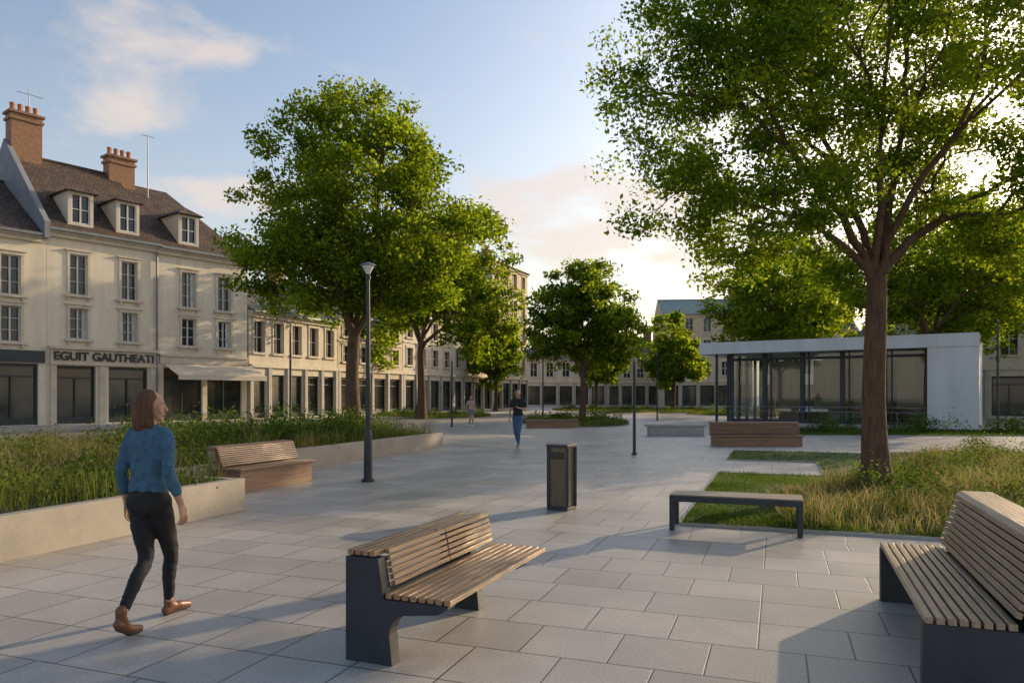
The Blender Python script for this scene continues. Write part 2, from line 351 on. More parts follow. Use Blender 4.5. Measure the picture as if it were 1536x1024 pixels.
    for sg in (-1,1):
        Ey=Org(); Ey.ell(X((sg*.029,.079,.006)),(.012,.010,.0065),hr,8,6); Ey.plain('eye',MT['white'],e)
        Ir=Org(); Ir.ell(X((sg*.029,.0865,.006)),(.0055,.004,.0055),hr,8,6); Ir.plain('iris',MT['letters'],e)
        Br=Org(); Br.ell(X((sg*.030,.0875,.026)),(.019,.005,.003),hr,8,6); Br.plain('eyebrow',c['hair'],e)
    Lp=Org(); Lp.ell(X((0,.0945,-.056)),(.020,.006,.0075),hr,10,6); Lp.plain('lips',c['lips'],e)
    Ha=Org(); Ha.ell(X((0,-.026,.034)),(.084,.094,.092),hr)
    lr=np.random.default_rng(5)
    for i in range(60):
        az=math.radians(-90+lr.uniform(-112,112)); cx,cy=math.cos(az),math.sin(az)
        l=hair_len*lr.uniform(.88,1.08); wv=lr.uniform(-.008,.008)
        pts=[X((cx*.015,cy*.03-.03,.108)),X((cx*.058,cy*.066-.026,.088)),X((cx*.083,cy*.092-.020,.03)),X((cx*.090,cy*.098-.014,-l*.35)),X((cx*(.092+wv),cy*.100-.014,-l*.75)),X((cx*.078,cy*.085-.010,-l))]
        Ha.limb(pts,[.009,.012,.014,.015,.013,.007],6,2,False)
    Ha.build('hair',c['hair'],e,.006*vox,2,.001,60)
    return e
def cloth(n,c,k=.7,rough=.85,sc=60): return mat(n,c,tuple(x*k for x in c),rough=rough,scale=sc,bump=.25,bscale=300)
HAIR1=mat('brown_hair',(0.15,0.068,0.032),(0.06,0.027,0.013),rough=.62,scale=10,bump=.4,bscale=22,stretch=(6,6,.8),spec=.3)
HAIR2=mat('auburn_hair',(0.24,0.10,0.045),(0.12,0.05,0.025),rough=.5,scale=10,stretch=(6,6,.8))
LIPS=mat('lips',(0.40,0.13,0.10),rough=.4)
walk=dict(hem=.955,shl=(-.146,0,1.37),shr=(.146,0,1.37),ell=(-.195,-.045,1.10),elr=(.200,-.055,1.10),wrl=(-.212,.03,.885),wrr=(.25,.0,.885),
  hil=(-.075,-.005,.885),hir=(.075,.0,.885),knl=(-.03,.0,.475),anl=(.04,-.33,.165),tol=(.05,-.19,.028),knr=(.025,.20,.475),anr=(-.045,.27,.085),tor=(-.01,.42,.022),
  head=(0,.015,1.565),turn=math.radians(-62),sw=1.0)
person('walking_woman',(-2.59,5.24),(.20,.98),walk,dict(top=cloth('denim_jacket',(0.06,0.15,0.235),.55,sc=25),trousers=cloth('black_trousers',(0.016,0.016,0.018)),shoes=mat('brown_leather',(0.20,0.075,0.03),(0.12,0.045,0.02),rough=.4),sole=mat('sole',(0.08,0.05,0.03)),hair=HAIR1,lips=LIPS),hair_len=.165,wr=.0042)
man=dict(hem=.93,shl=(-.175,0,1.375),shr=(.175,0,1.375),ell=(-.235,-.03,1.10),elr=(.235,-.04,1.10),wrl=(-.10,.17,1.16),wrr=(.23,.05,.87),hdl=(.3,.3,.3),
  hil=(-.078,0,.885),hir=(.078,0,.885),knl=(-.06,.14,.47),anl=(-.045,.14,.085),tol=(-.06,.30,.022),knr=(.06,.04,.47),anr=(.045,-.22,.13),tor=(.05,-.08,.024),head=(0,.015,1.565),turn=math.radians(25),sw=1.05)
pm=person('pedestrian',(.18,22.6),(-.25,-.97),man,dict(top=cloth('black_tshirt',(0.02,0.02,0.022)),trousers=cloth('blue_jeans',(0.07,0.13,0.24)),shoes=mat('tan_shoes',(0.3,0.2,0.12)),sole=MT['white'],hair=HAIR2,lips=LIPS),hair_len=.10,vox=1.8,sleeve='short'); pm.scale=(1.07,1.07,1.07)
p3=person('pedestrian',(-2.1,37.6),(.3,-.95),dict(man,turn=0.2,sw=.95,wrl=(-.25,.06,.88)),dict(top=cloth('pink_top',(0.55,0.33,0.3)),trousers=cloth('grey_shorts',(0.2,0.2,0.22)),shoes=MT['white'],sole=MT['white'],hair=HAIR2,lips=LIPS),hair_len=.14,vox=2.2,sleeve='short',shorts=True); p3.scale=(.95,.95,.95)

# ------------------------------------------------------------------ trees
def kmeans(X, k, it=6):
    C = X[rng.choice(len(X), k, replace=False)]
    for _ in range(it):
        d = ((X[:,None]-C[None])**2).sum(2); l = d.argmin(1)
        for q in range(k):
            if (l==q).any(): C[q] = X[l==q].mean(0)
    return l
def leaf_quads(C, size, flat=0.6):
    n = len(C)
    nrm = rng.normal(size=(n,3)); nrm[:,2] += flat; nrm /= np.linalg.norm(nrm,axis=1,keepdims=True)
    d = rng.normal(size=(n,3)); d -= (d*nrm).sum(1,keepdims=True)*nrm; d /= np.linalg.norm(d,axis=1,keepdims=True)+1e-9
    w = np.cross(nrm, d); s = (size*rng.uniform(0.6,1.35,n))[:,None]
    V = np.stack([C-d*s*0.5, C+w*s*0.3+d*s*0.05, C+d*s*0.55-nrm*s*0.12, C-w*s*0.3+d*s*0.05],1).reshape(-1,3)
    F = np.arange(4*n).reshape(n,4)
    return V, F
def make_tree(name, base, fork, tr, ells, ncl, lpc, leaf, clr, seed, k0=5, lmat=None, lean=(0,0), f0=0.42, shell=0.45, zflat=0.55):
    global rng
    rng = np.random.default_rng(seed)
    ells = np.array(ells, float); vol = (ells[:,3]*ells[:,4]*ells[:,5])**.8; vol = vol/vol.sum()
    tg = []
    ph = rng.uniform(0,6.28,(6,)); 
    while len(tg) < ncl:
        e = ells[rng.choice(len(ells), p=vol)]
        d = rng.normal(size=3); d /= np.linalg.norm(d)
        r = shell + (1-shell)*rng.uniform()**0.6
        az = math.atan2(d[1], d[0])
        lump = 1 + 0.09*math.sin(3*az+ph[0]+2*d[2]) + 0.07*math.sin(7*az+ph[1]+5*d[2]) + 0.06*math.sin(5*d[2]*3+ph[2])
        r *= lump*rng.uniform(0.93,1.04)
        p = e[:3] + d*r*e[3:6]
        if p[2] < fork*0.8: continue
        if math.hypot(p[0],p[1])<.9 and p[2]<fork*1.25: continue
        tg.append(p)
    tg = np.array(tg)
    VV=[];FF=[];off=0
    def add(P,R,n):
        nonlocal off
        V,F = tube(P,R,n); VV.append(V); FF.append(F+off); off += len(V)
    tt = np.linspace(0,1,9); P = np.stack([lean[0]*tt**1.5+0.04*np.sin(tt*5+seed), lean[1]*tt**1.5+0.03*np.sin(tt*7), fork*tt],1); P[0,2] = -0.15
    R = tr*(1-0.25*tt)+tr*0.5*np.exp(-tt*9)
    add(P,R,14)
    topP = P[-1]; N = len(tg); rtop = R[-1]
    def rad(n): return max(rtop*0.95*(n/N)**0.48, 0.008 if leaf<0.12 else 0.014)
    def branch(P0, dv, P1, r0, r1, n, cf=.45):
        L = np.linalg.norm(P1-P0); ctrl = P0+dv*L*cf
        m = 7 if L>0.8 else 4
        t = np.linspace(0,1,m)[:,None]
        C = (1-t)**2*P0+2*t*(1-t)*ctrl+t*t*P1
        C[1:-1] += rng.normal(size=(m-2,3))*L*0.014
        add(C, np.linspace(r0,r1,m), n)
        nd = (P1-ctrl); return nd/(np.linalg.norm(nd)+1e-9)
    def grow(P0, dv, X, depth):
        n = len(X)
        if n <= 2:
            for x in X: branch(P0, dv, x, rad(1), rad(1)*0.5, 4)
            return
        k = k0 if depth==0 else (3 if n>12 and rng.uniform()<0.5 else 2)
        l = kmeans(X, min(k,n))
        for q in range(k):
            G = X[l==q]
            if len(G)==0: continue
            c = G.mean(0); f = f0 if depth==0 else 0.5
            if depth==0:
                h = c-P0; P1 = P0+h*f; P1[2] = P0[2]+max(h[2]*f, 0.62*np.hypot(h[0],h[1])*f)+.2
                S0 = P0.copy(); S0[2] -= rng.uniform(.0,.35); dd = h/np.linalg.norm(h)*.5+np.array([0,0,.85]); dd/=np.linalg.norm(dd)
                nd = branch(S0, dd, P1, min(rtop*0.8, rad(len(G))*1.3), rad(len(G))*0.95, 10, .4)
            else:
                P1 = P0+(c-P0)*f
                nd = branch(P0, dv, P1, rad(len(G)), rad(len(G))*0.92, 8 if depth<3 else 5)
            grow(P1, nd, G, depth+1)
    grow(topP, np.array([0,0,1.0]), tg, 0)
    emp = empty(name, (base[0], base[1], 0))
    ob = mesh_np('trunk_and_branches', np.concatenate(VV), np.concatenate(FF), MT['bark'], True); ob.parent = emp
    cnt = (lpc*rng.uniform(0.45,1.5,len(tg))).astype(int)
    idx = np.repeat(np.arange(len(tg)), cnt)
    sc = rng.uniform(0.7,1.3,len(tg))[idx][:,None]
    q = rng.normal(size=(len(idx),3)); q /= np.linalg.norm(q,axis=1,keepdims=True); q *= rng.uniform(0,1,(len(idx),1))**0.5
    C = tg[idx] + q*clr*sc*np.array([1,1,zflat]) + rng.normal(size=(len(idx),3))*clr*0.14
    V,F = leaf_quads(C, leaf)
    clt = rng.uniform(0,1,len(tg))[idx]
    lv = mesh_np('foliage', V, F, lmat or LEAF, False, .55*rng.uniform(0,1,len(F))+.45*clt); lv.parent = emp
    return emp

# ------------------------------------------------------------------ plants
def in_poly(P, poly):
    x,y = P[:,0],P[:,1]; ins = np.zeros(len(P),bool); n=len(poly); j=n-1
    for i in range(n):
        xi,yi = poly[i]; xj,yj = poly[j]
        c = ((yi>y)!=(yj>y)) & (x < (xj-xi)*(y-yi)/(yj-yi+1e-12)+xi); ins ^= c; j=i
    return ins
def scatter(poly, n):
    poly = np.array(poly); lo=poly.min(0); hi=poly.max(0); out=[]; c=0
    while c<n:
        P = rng.uniform(lo,hi,(n*2,2)); P = P[in_poly(P,poly)]; out.append(P); c+=len(P)
    return np.concatenate(out)[:n]
def field(P, f, s=0):
    return 0.5+0.25*(np.sin(P[:,0]*f+s+1.7*np.sin(P[:,1]*f*0.7+s))+np.sin(P[:,1]*f*1.3+2.1*s+1.3*np.sin(P[:,0]*f*0.9)))
def blades(name, P, z, h, w, m, parent=None, lean=0.35):
    n = len(P); a = rng.uniform(0,2*np.pi,n); b = rng.uniform(0,2*np.pi,n)
    z = np.broadcast_to(z,(n,)); h = np.broadcast_to(h,(n,)); h = h*rng.uniform(0.55,1.2,n)
    L = np.stack([np.cos(a),np.sin(a)],1)*(h*lean*rng.uniform(0.1,1.3,n))[:,None]
    W = np.stack([np.cos(b),np.sin(b)],1)*w*0.5
    V = np.zeros((n,5,3))
    V[:,0,:2]=P-W; V[:,1,:2]=P+W; V[:,2,:2]=P+W*0.8+L*0.3; V[:,3,:2]=P-W*0.8+L*0.3; V[:,4,:2]=P+L
    V[:,0,2]=z; V[:,1,2]=z; V[:,2,2]=z+h*0.6; V[:,3,2]=z+h*0.6; V[:,4,2]=z+h*0.95
    i = np.arange(n)[:,None]*5
    F = np.concatenate([i+np.array([0,1,2]), i+np.array([0,2,3]), i+np.array([3,2,4])],0)
    rn = np.clip(.5*rng.uniform(0,1,n)+.6*field(P,1.7,.9)-.05,0,1)
    ob = mesh_np(name, V.reshape(-1,3), F, m, False, np.tile(rn,3)); ob.parent = parent
    return ob
def shrubs(name, centers, radii, heights, lpc, leaf, m, parent=None):
    C=[];rn=[]
    for (x,y,z),r,h in zip(centers,radii,heights):
        n = int(lpc*rng.uniform(0.7,1.3)); q = rng.normal(size=(n,3)); q/=np.linalg.norm(q,axis=1,keepdims=True); q[:,2]=np.abs(q[:,2])
        rr = rng.uniform(0.25,1,(n,1))**0.5; lump = 1+0.2*np.sin(4*np.arctan2(q[:,1],q[:,0])+x*9)+0.15*np.sin(9*q[:,2]+y*5)
        C.append(np.array([x,y,z])+q*rr*lump[:,None]*np.array([r,r,h])); rn.append(.55*rng.uniform(0,1)+.45*rng.uniform(0,1,n))
    V,F = leaf_quads(np.concatenate(C), leaf, 0.4); ob = mesh_np(name, V, F, m, False, np.concatenate(rn)); ob.parent=parent
    return ob

# ------------------------------------------------------------------ ground
def sheet(name, poly, z, m):
    me = bpy.data.meshes.new(name); me.from_pydata([(x,y,z) for x,y in poly], [], [list(range(len(poly)))]); me.materials.append(m)
    ob = bpy.data.objects.new(name, me); COL.objects.link(ob)
    return ob
sheet('ground', [(-600,-200),(600,-200),(600,1200),(-600,1200)], 0, MT['paving'])
FD = np.array([0.61,0.79]); FD/=np.linalg.norm(FD); FN = np.array([FD[1],-FD[0]])
F0 = np.array([-22.95,37.8])
def FP(t,n=0): p = F0+FD*t+FN*n; return (float(p[0]),float(p[1]))
sheet('road', [FP(-40,10),FP(70,12),FP(70,5),FP(-40,3.6)][::-1], 0.004, MT['asphalt'])
m = MB(); k = empty('kerb')
def strip_box(mb, part, mt, a, b, w, z0, z1):
    a=np.array(a);b=np.array(b); d=(b-a)/np.linalg.norm(b-a); n=np.array([-d[1],d[0]])*w/2
    mb.prism_z(part, mt, [tuple(a-n),tuple(b-n),tuple(b+n),tuple(a+n)], z0, z1)
strip_box(m,'kerb_stones',MT['palestone'],FP(-40,10.1),FP(70,12.1),0.18,0,0.12)
strip_box(m,'kerb_stones_far',MT['palestone'],FP(-40,3.5),FP(70,4.9),0.18,0,0.125)
m.make(k)
sheet('pavement', [FP(-40,3.42),FP(70,4.82),FP(70,-0.5),FP(-40,-0.5)][::-1], 0.12, MT['palestone'])

# ------------------------------------------------------------------ buildings
def facade(mb, wm, W, zt, holes, y=0.0, zb=0.0):
    xs = sorted(set([0,W]+[h[0] for h in holes]+[h[1] for h in holes])); zs = sorted(set([zb,zt]+[h[2] for h in holes]+[h[3] for h in holes]))
    for i in range(len(xs)-1):
        for j in range(len(zs)-1):
            cx=(xs[i]+xs[i+1])/2; cz=(zs[j]+zs[j+1])/2
            if any(h[0]<cx<h[1] and h[2]<cz<h[3] for h in holes): continue
            mb.poly('walls', wm, [(xs[i],y,zs[j]),(xs[i+1],y,zs[j]),(xs[i+1],y,zs[j+1]),(xs[i],y,zs[j+1])])
    for x0,x1,z0,z1,kind in holes:
        d = y+0.28
        mb.poly('walls', wm, [(x0,y,z0),(x0,y,z1),(x0,d,z1),(x0,d,z0)]); mb.poly('walls', wm, [(x1,y,z0),(x1,d,z0),(x1,d,z1),(x1,y,z1)])
        mb.poly('walls', wm, [(x0,y,z1),(x1,y,z1),(x1,d,z1),(x0,d,z1)]); mb.poly('walls', wm, [(x0,y,z0),(x0,d,z0),(x1,d,z0),(x1,y,z0)])
        if kind=='w':
            tilt = rng.uniform(-0.012,0.012)
            mb.poly('window_glass', MT['glass'], [(x0,d-0.03+tilt,z0),(x1,d-0.03-tilt,z0),(x1,d-0.03-tilt,z1),(x0,d-0.03+tilt,z1)])
            fm = MT['winframe']; f=0.055; ya,yb=d-0.12,d-0.05
            mb.box('window_frames',fm,x0,x0+f,ya,yb,z0,z1); mb.box('window_frames',fm,x1-f,x1,ya,yb,z0,z1)
            mb.box('window_frames',fm,x0+f,x1-f,ya,yb,z0,z0+f); mb.box('window_frames',fm,x0+f,x1-f,ya,yb,z1-f,z1)
            xm=(x0+x1)/2; mb.box('window_frames',fm,xm-.04,xm+.04,ya-.01,yb-.005,z0+f,z1-f)
            for q in (1,2):
                zz=z0+(z1-z0)*q/3
                mb.box('window_frames',fm,x0+f,xm-.04,ya+.02,yb-.01,zz-.016,zz+.016); mb.box('window_frames',fm,xm+.04,x1-f,ya+.02,yb-.01,zz-.016,zz+.016)
            if rng.uniform()<.55:
                cw=rng.uniform(.1,.2); mb.box('curtains',MT['white'],x1-f-cw,x1-f,d-.046,d-.043,z0+f,z1-f)
                if rng.uniform()<.5: mb.box('curtains',MT['white'],x0+f,x0+f+cw,d-.046,d-.043,z0+f,z1-f)
            s = MT['stone']; e=0.13
            mb.box('window_surrounds',s,x0-e,x0,y-.05,y+.004,z0,z1); mb.box('window_surrounds',s,x1,x1+e,y-.05,y+.004,z0,z1)
            mb.box('window_surrounds',s,x0-e-.03,x1+e+.03,y-.07,y+.003,z1,z1+.16)
            mb.box('window_surrounds',s,x0-e-.12,x1+e+.12,y-.13,y+.003,z1+.16,z1+.22)
            mb.box('window_sills',s,x0-e-.14,x1+e+.14,y-.18,y+.1,z0-.13,z0-.003)
            for xx in (x0-e+.0,x1+e-.12): mb.box('window_sills',s,xx,xx+.12,y-.12,y+.003,z0-.30,z0-.133)
        elif kind=='d':
            mb.poly('window_glass', MT['glass'], [(x0,d,z0),(x1,d,z0),(x1,d,z1),(x0,d,z1)])
            fm=MT['winframe']; xm=(x0+x1)/2
            mb.box('window_frames',fm,xm-.04,xm+.04,d-.08,d-.02,z0,z1); mb.box('window_frames',fm,x0,xm-.04,d-.08,d-.02,(z0+z1)/2-.03,(z0+z1)/2+.03); mb.box('window_frames',fm,xm+.04,x1,d-.08,d-.02,(z0+z1)/2-.03,(z0+z1)/2+.03)
            s=MT['stone']; mb.box('window_surrounds',s,x0-.14,x1+.14,y-.06,y+.004,z1,z1+.2); mb.box('window_sills',s,x0-.16,x1+.16,y-.14,y+.1,z0-.14,z0-.003)
            mb.box('window_surrounds',s,x0-.12,x0,y-.05,y+.004,z0,z1); mb.box('window_surrounds',s,x1,x1+.12,y-.05,y+.004,z0,z1)
        else:
            mb.poly('shop_glass', MT['shopglass'], [(x0,d,z0),(x1,d,z0),(x1,d,z1),(x0,d,z1)])
            fm=MT['shopframe']; ya,yb=d-.12,d-.03; f=.09
            mb.box('shop_frames',fm,x0,x0+f,ya,yb,z0,z1); mb.box('shop_frames',fm,x1-f,x1,ya,yb,z0,z1)
            mb.box('shop_frames',fm,x0+f,x1-f,ya,yb,z0,z0+.35); mb.box('shop_frames',fm,x0+f,x1-f,ya,yb,z1-.14,z1)
            zc=z0+(z1-z0)*.78; mb.box('shop_frames',fm,x0+f,x1-f,ya+.01,yb-.005,zc,zc+.07)
            nn=max(1,int((x1-x0)/0.95)); 
            for q in range(1,nn):
                xx=x0+(x1-x0)*q/nn; mb.box('shop_frames',fm,xx-.035,xx+.035,ya+.02,yb-.01,z0+.35,zc); 
def shell(mb, wm, W, Dp, zt):
    mb.poly('walls',wm,[(0,0,0),(0,0,zt),(0,Dp,zt),(0,Dp,0)]); mb.poly('walls',wm,[(W,0,0),(W,Dp,0),(W,Dp,zt),(W,0,zt)])
    mb.poly('walls',wm,[(0,Dp,0),(0,Dp,zt),(W,Dp,zt),(W,Dp,0)])
def gable_roof(mb, rm, wm, W, Dp, eave, ridge, ov=0.4, hipR=0, hipL=0):
    y0,y1,ym=-ov,Dp+ov,Dp/2
    A=(0,y0,eave);B=(W,y0,eave);C=(W-hipR,ym,ridge);D=(hipL,ym,ridge);E=(0,y1,eave);G=(W,y1,eave)
    mb.poly('roof',rm,[A,B,C,D]); mb.poly('roof',rm,[D,C,G,E])
    for (p,q,r,h) in ((A,D,E,hipL),(B,C,G,hipR)): mb.poly('roof' if h else 'gable_walls', rm if h else wm,[p,q,r])
    mb.box('cornice',MT['stone'],-.02,W+.02,-ov+.06,-.003,eave-.22,eave-.03)
    mb.box('cornice',MT['stone'],-.015,W+.015,-.2,-.004,eave-.42,eave-.222)
    mb.box('gutter',MT['zinc'],0,W,-ov-.12,-ov+.055,eave-.13,eave-.0)
    if not hipR: mb.cyl('ridge_tiles',rm,[(0,ym,ridge),(W,ym,ridge)],[.11,.11],8)
def dormer(mb, xc, z0, ov=0.4, slope=1.0, eave=10.1, Dp=10):
    y0 = (z0-eave)/slope - ov; w=.62; h=1.75
    mb.box('dormers',MT['plaster2'],xc-w,xc-w+.16,y0,y0+2.1,z0,z0+h); mb.box('dormers',MT['plaster2'],xc+w-.16,xc+w,y0,y0+2.1,z0,z0+h)
    mb.box('dormers',MT['plaster2'],xc-w+.16,xc+w-.16,y0,y0+.25,z0,z0+.12); mb.box('dormers',MT['plaster2'],xc-w+.16,xc+w-.16,y0,y0+.25,z0+h-.16,z0+h)
    mb.poly('window_glass',MT['glass'],[(xc-w+.16,y0+.14,z0+.12),(xc+w-.16,y0+.14,z0+.12),(xc+w-.16,y0+.14,z0+h-.16),(xc-w+.16,y0+.14,z0+h-.16)])
    fm=MT['winframe']; xa,xb,za,zb=xc-w+.16,xc+w-.16,z0+.12,z0+h-.16
    mb.box('window_frames',fm,xa,xa+.07,y0+.03,y0+.1,za,zb); mb.box('window_frames',fm,xb-.07,xb,y0+.03,y0+.1,za,zb)
    mb.box('window_frames',fm,xc-.04,xc+.04,y0+.03,y0+.1,za,zb); mb.box('window_frames',fm,xa+.07,xc-.04,y0+.04,y0+.09,(za+zb)/2-.02,(za+zb)/2+.02); mb.box('window_frames',fm,xc+.04,xb-.07,y0+.04,y0+.09,(za+zb)/2-.02,(za+zb)/2+.02)
    mb.box('window_frames',fm,xa+.07,xc-.04,y0+.03,y0+.1,za,za+.06); mb.box('window_frames',fm,xc+.04,xb-.07,y0+.03,y0+.1,za,za+.06)
    e=.2; zt=z0+h
    P=[(xc-w-e,y0-.28,zt),(xc+w+e,y0-.28,zt),(xc+w+e,y0+2.6,zt),(xc-w-e,y0+2.6,zt)]
    R1=(xc,y0+.35,zt+.5); R2=(xc,y0+3.0,zt+.5)
    mb.poly('dormer_roofs',MT['roof'],[P[0],P[1],R1]); mb.poly('dormer_roofs',MT['roof'],[P[1],P[2],R2,R1]); mb.poly('dormer_roofs',MT['roof'],[P[3],P[0],R1,R2])
    mb.poly('dormer_roofs',MT['zinc'],[P[0],P[3],P[2],P[1]])
def chimney(mb, xc, yc, w, d, z0, z1, npots):
    mb.box('chimney',MT['brick'],xc-w/2,xc+w/2,yc-d/2,yc+d/2,z0,z1)
    mb.box('chimney',MT['brick'],xc-w/2-.08,xc+w/2+.08,yc-d/2-.08,yc+d/2+.08,z1-.35,z1-.2)
    mb.box('chimney',MT['brick'],xc-w/2-.12,xc+w/2+.12,yc-d/2-.12,yc+d/2+.12,z1+.001,z1+.13)
    for i in range(npots):
        x=xc-w/2+w*(i+.5)/npots; mb.cyl('chimney_pots',MT['pot'],[(x,yc,z1+.13),(x,yc,z1+.4),(x,yc,z1+.62)],[.15,.12,.14],10)
def place(name, t0, n=0.0):
    p=FP(t0,n); return empty(name,(p[0],p[1],0),math.atan2(FD[1],FD[0]))

W=5.63; e=place('cream_townhouse',-.93); m=MB()
wx=[1.5,4.08]
H=[(x-.43,x+.43,z0,z1,'w') for x in wx for z0,z1 in ((6.85,8.95),(4.55,6.15))]
H+=[(.45,2.35,.15,3.15,'s'),(3.0,5.1,.15,3.15,'s')]
facade(m,MT['plaster'],W,10.1,H); shell(m,MT['plaster'],W,10,10.1); gable_roof(m,MT['roof'],MT['plaster2'],W,10,10.1,14.9)
sl=4.8/5.4
for x in (1.6,4.0): dormer(m,x,10.45,slope=sl)
m.box('shop_fascia',MT['stone'],.15,W-.1,-.12,.003,3.3,4.0); m.box('shop_fascia',MT['stone'],.05,W,-.28,.003,4.0,4.14)
m.box('shop_fascia',MT['stone'],.1,W-.05,-.17,.003,3.2,3.299)
for x in (.15,2.5,W-.42): m.box('shop_pilasters',MT['stone'],x,x+.28,-.1,.003,.12,3.199)
chimney(m,.65,4.9,1.5,.85,13,17.0,4)
chimney(m,W+.1,4.9,1.5,.8,13,15.9,4)
m.cyl('antenna',MT['zinc'],[(0.9,4.9,17),(.9,4.9,18.6)],[.03,.02],6); m.box('antenna',MT['zinc'],.3,1.6,4.88,4.9,18.3,18.33)
m.cyl('downpipe',MT['zinc'],[(W-.08,-.12,.2),(W-.08,-.12,9.9)],[.06,.06],8)
m.cyl('antenna_mast',MT['zinc'],[(W+1.4,4.0,13.5),(W+1.4,4.0,17.6)],[.035,.025],6); m.box('antenna_mast',MT['zinc'],W+1.0,W+1.8,3.98,4.0,17.5,17.53)
m.make(e)
tx=bpy.data.curves.new('shop_letters','FONT'); tx.body='EGUIT GAUTHEATI'; tx.size=.60; tx.extrude=.03; tx.offset=0.014; tx.align_x='CENTER'
to=bpy.data.objects.new('shop_letters',tx); COL.objects.link(to); to.parent=e; to.location=(W/2,-.16,3.44); to.rotation_euler=(math.pi/2,0,0); tx.materials.append(MT['letters'])
e=place('cream_townhouse',4.703); m=MB(); W=5.65
H=[(x-.43,x+.43,z0,z1,'w') for x in (1.85,4.1) for z0,z1 in ((6.75,8.8),(4.5,6.1))]+[(.35,2.7,.15,3.2,'s'),(3.0,5.3,.15,3.2,'s')]
facade(m,MT['plaster'],W,10.05,H); shell(m,MT['plaster'],W,10,10.05); gable_roof(m,MT['roof'],MT['plaster2'],W,10,10.05,14.6,hipR=2.6)
dormer(m,1.85,10.4,slope=4.55/5.4,eave=10.05)
m.box('shop_fascia',MT['stone'],.1,W,-.12,.003,3.45,3.85); m.box('shop_fascia',MT['stone'],.05,W+.03,-.24,.003,3.85,3.97)
m.make(e)
aw=empty('shop_awning',e.location,e.rotation_euler[2]); m=MB()
m.prism('canvas',MT['awning'],[(-.13,3.42),(-.13,3.38),(-1.75,2.72),(-1.75,2.76)],.3,5.9)
m.box('valance',MT['awning'],.3,5.9,-1.77,-1.752,2.5,2.745)
for x in (.4,3.1,5.8): m.cyl('arms',MT['iron'],[(x,-.05,2.5),(x,-1.7,2.68)],[.02,.02],6)
m.make(aw)
e=place('grey_gabled_townhouse',-9.5); m=MB(); W=8.56
H=[(x-.42,x+.42,z0,z1,'w') for x in (1.4,4.2,7.0) for z0,z1 in ((6.55,8.5),(4.25,6.0))]+[(.4,2.6,.15,3.2,'s'),(3.1,5.4,.15,3.2,'s'),(5.9,8.2,.15,3.2,'s')]
facade(m,MT['plaster'],W,9.7,H); shell(m,MT['plaster'],W,10,9.7)
gable_roof(m,MT['roof'],MT['greywall'],W-.3,10,9.7,13.2)
m.box('shop_fascia',MT['shopframe'],.1,W-.1,-.12,.003,3.25,3.85)
m.prism('party_wall',MT['greywall'],[(-.55,9.5),(-.55,10.3),(5.0,15.6),(5.0,9.5)],W-.28,W-.02)
m.prism('party_wall',MT['greywall'],[(5.001,9.5),(5.001,15.6),(10.5,10.3),(10.5,9.5)],W-.28,W-.02)
m.make(e)
R0=np.array(FP(10.5)); RD=np.array([.40,.9165]); ang=math.atan2(RD[1],RD[0])
def gen_building(name, P, ang, W, Dp, eave, ridge, nfl, wm, rm, nb, gh=3.5, kind='d', hip=1.5):
    e=empty(name,(float(P[0]),float(P[1]),0),ang); m=MB(); H=[]
    fh=(eave-gh-.3)/nfl; bw=W/nb
    for i in range(nb):
        xc=(i+.5)*bw
        for f in range(nfl):
            z0=gh+.35+f*fh+fh*.16; H.append((xc-.48,xc+.48,z0,z0+fh*.62,kind))
        H.append((i*bw+.25,(i+1)*bw-.25,.15,gh-.55,'s'))
    facade(m,wm,W,eave,H); shell(m,wm,W,Dp,eave)
    gable_roof(m,rm,wm,W,Dp,eave,ridge,hipR=hip,hipL=hip)
    m.box('string_course',MT['stone'],0.01,W-.01,-.16,.003,gh-.1,gh+.12)
    for i in range(nb+1):
        x=min(max(i*bw,.15),W-.15); m.box('pilasters',MT['palestone'],x-.14,x+.14,-.12,.003,.12,gh-.101)
    if nfl>1:
        for f in range(1,nfl): m.box('string_course',MT['stone'],0.01,W-.01,-.08,.003,gh+.3+f*fh-.05,gh+.3+f*fh+.06)
    chimney(m,W*.9,Dp*.5,1.1,.7,ridge-1,ridge+1.2,3)
    m.make(e)
    return e
specs=[(9,7.0,9.6,1,'plaster2','slate',5),(9,7.6,10.4,2,'plaster3','slate',4),(9,8.6,11.2,2,'plaster2','roof',4),(9,9.6,12.4,2,'plaster','slate',4),(10,16.2,18.0,4,'plaster3','slate',4)]
t=0
for i,(w,ev,rg,nf,wm,rm,nb) in enumerate(specs):
    gen_building('terraced_building', R0+RD*t, ang, w-.05, 10, ev, rg, nf, MT[wm], MT[rm], nb)
    t+=w
x=2.0
for w,ev,rg,nf,wm,rm,nb in [(12,7,9.5,1,'plaster2','slate',5),(8,8,10.5,2,'plaster3','slate',4)]:
    gen_building('terraced_building', (x,108), 0.05, w-.05, 10, ev, rg, nf, MT[wm], MT[rm], nb); x+=w
e=gen_building('green_roofed_hall',(20.5,100),-0.10,12,14,12.6,15.4,3,MT['plaster3'],MT['greenroof'],5,hip=0)
x=33
for w,ev,rg,nf,wm,rm,nb in [(12,10,13,2,'plaster2','slate',5),(14,9,12,2,'plaster','slate',6)]:
    gen_building('terraced_building', (x,98-(x-33)*.5), -0.5, w-.05, 10, ev, rg, nf, MT[wm], MT[rm], nb); x+=w*.88
gen_building('white_arcade_building',(27,56),-0.55,26,10,7.5,9.5,1,MT['plaster2'],MT['slate'],10)

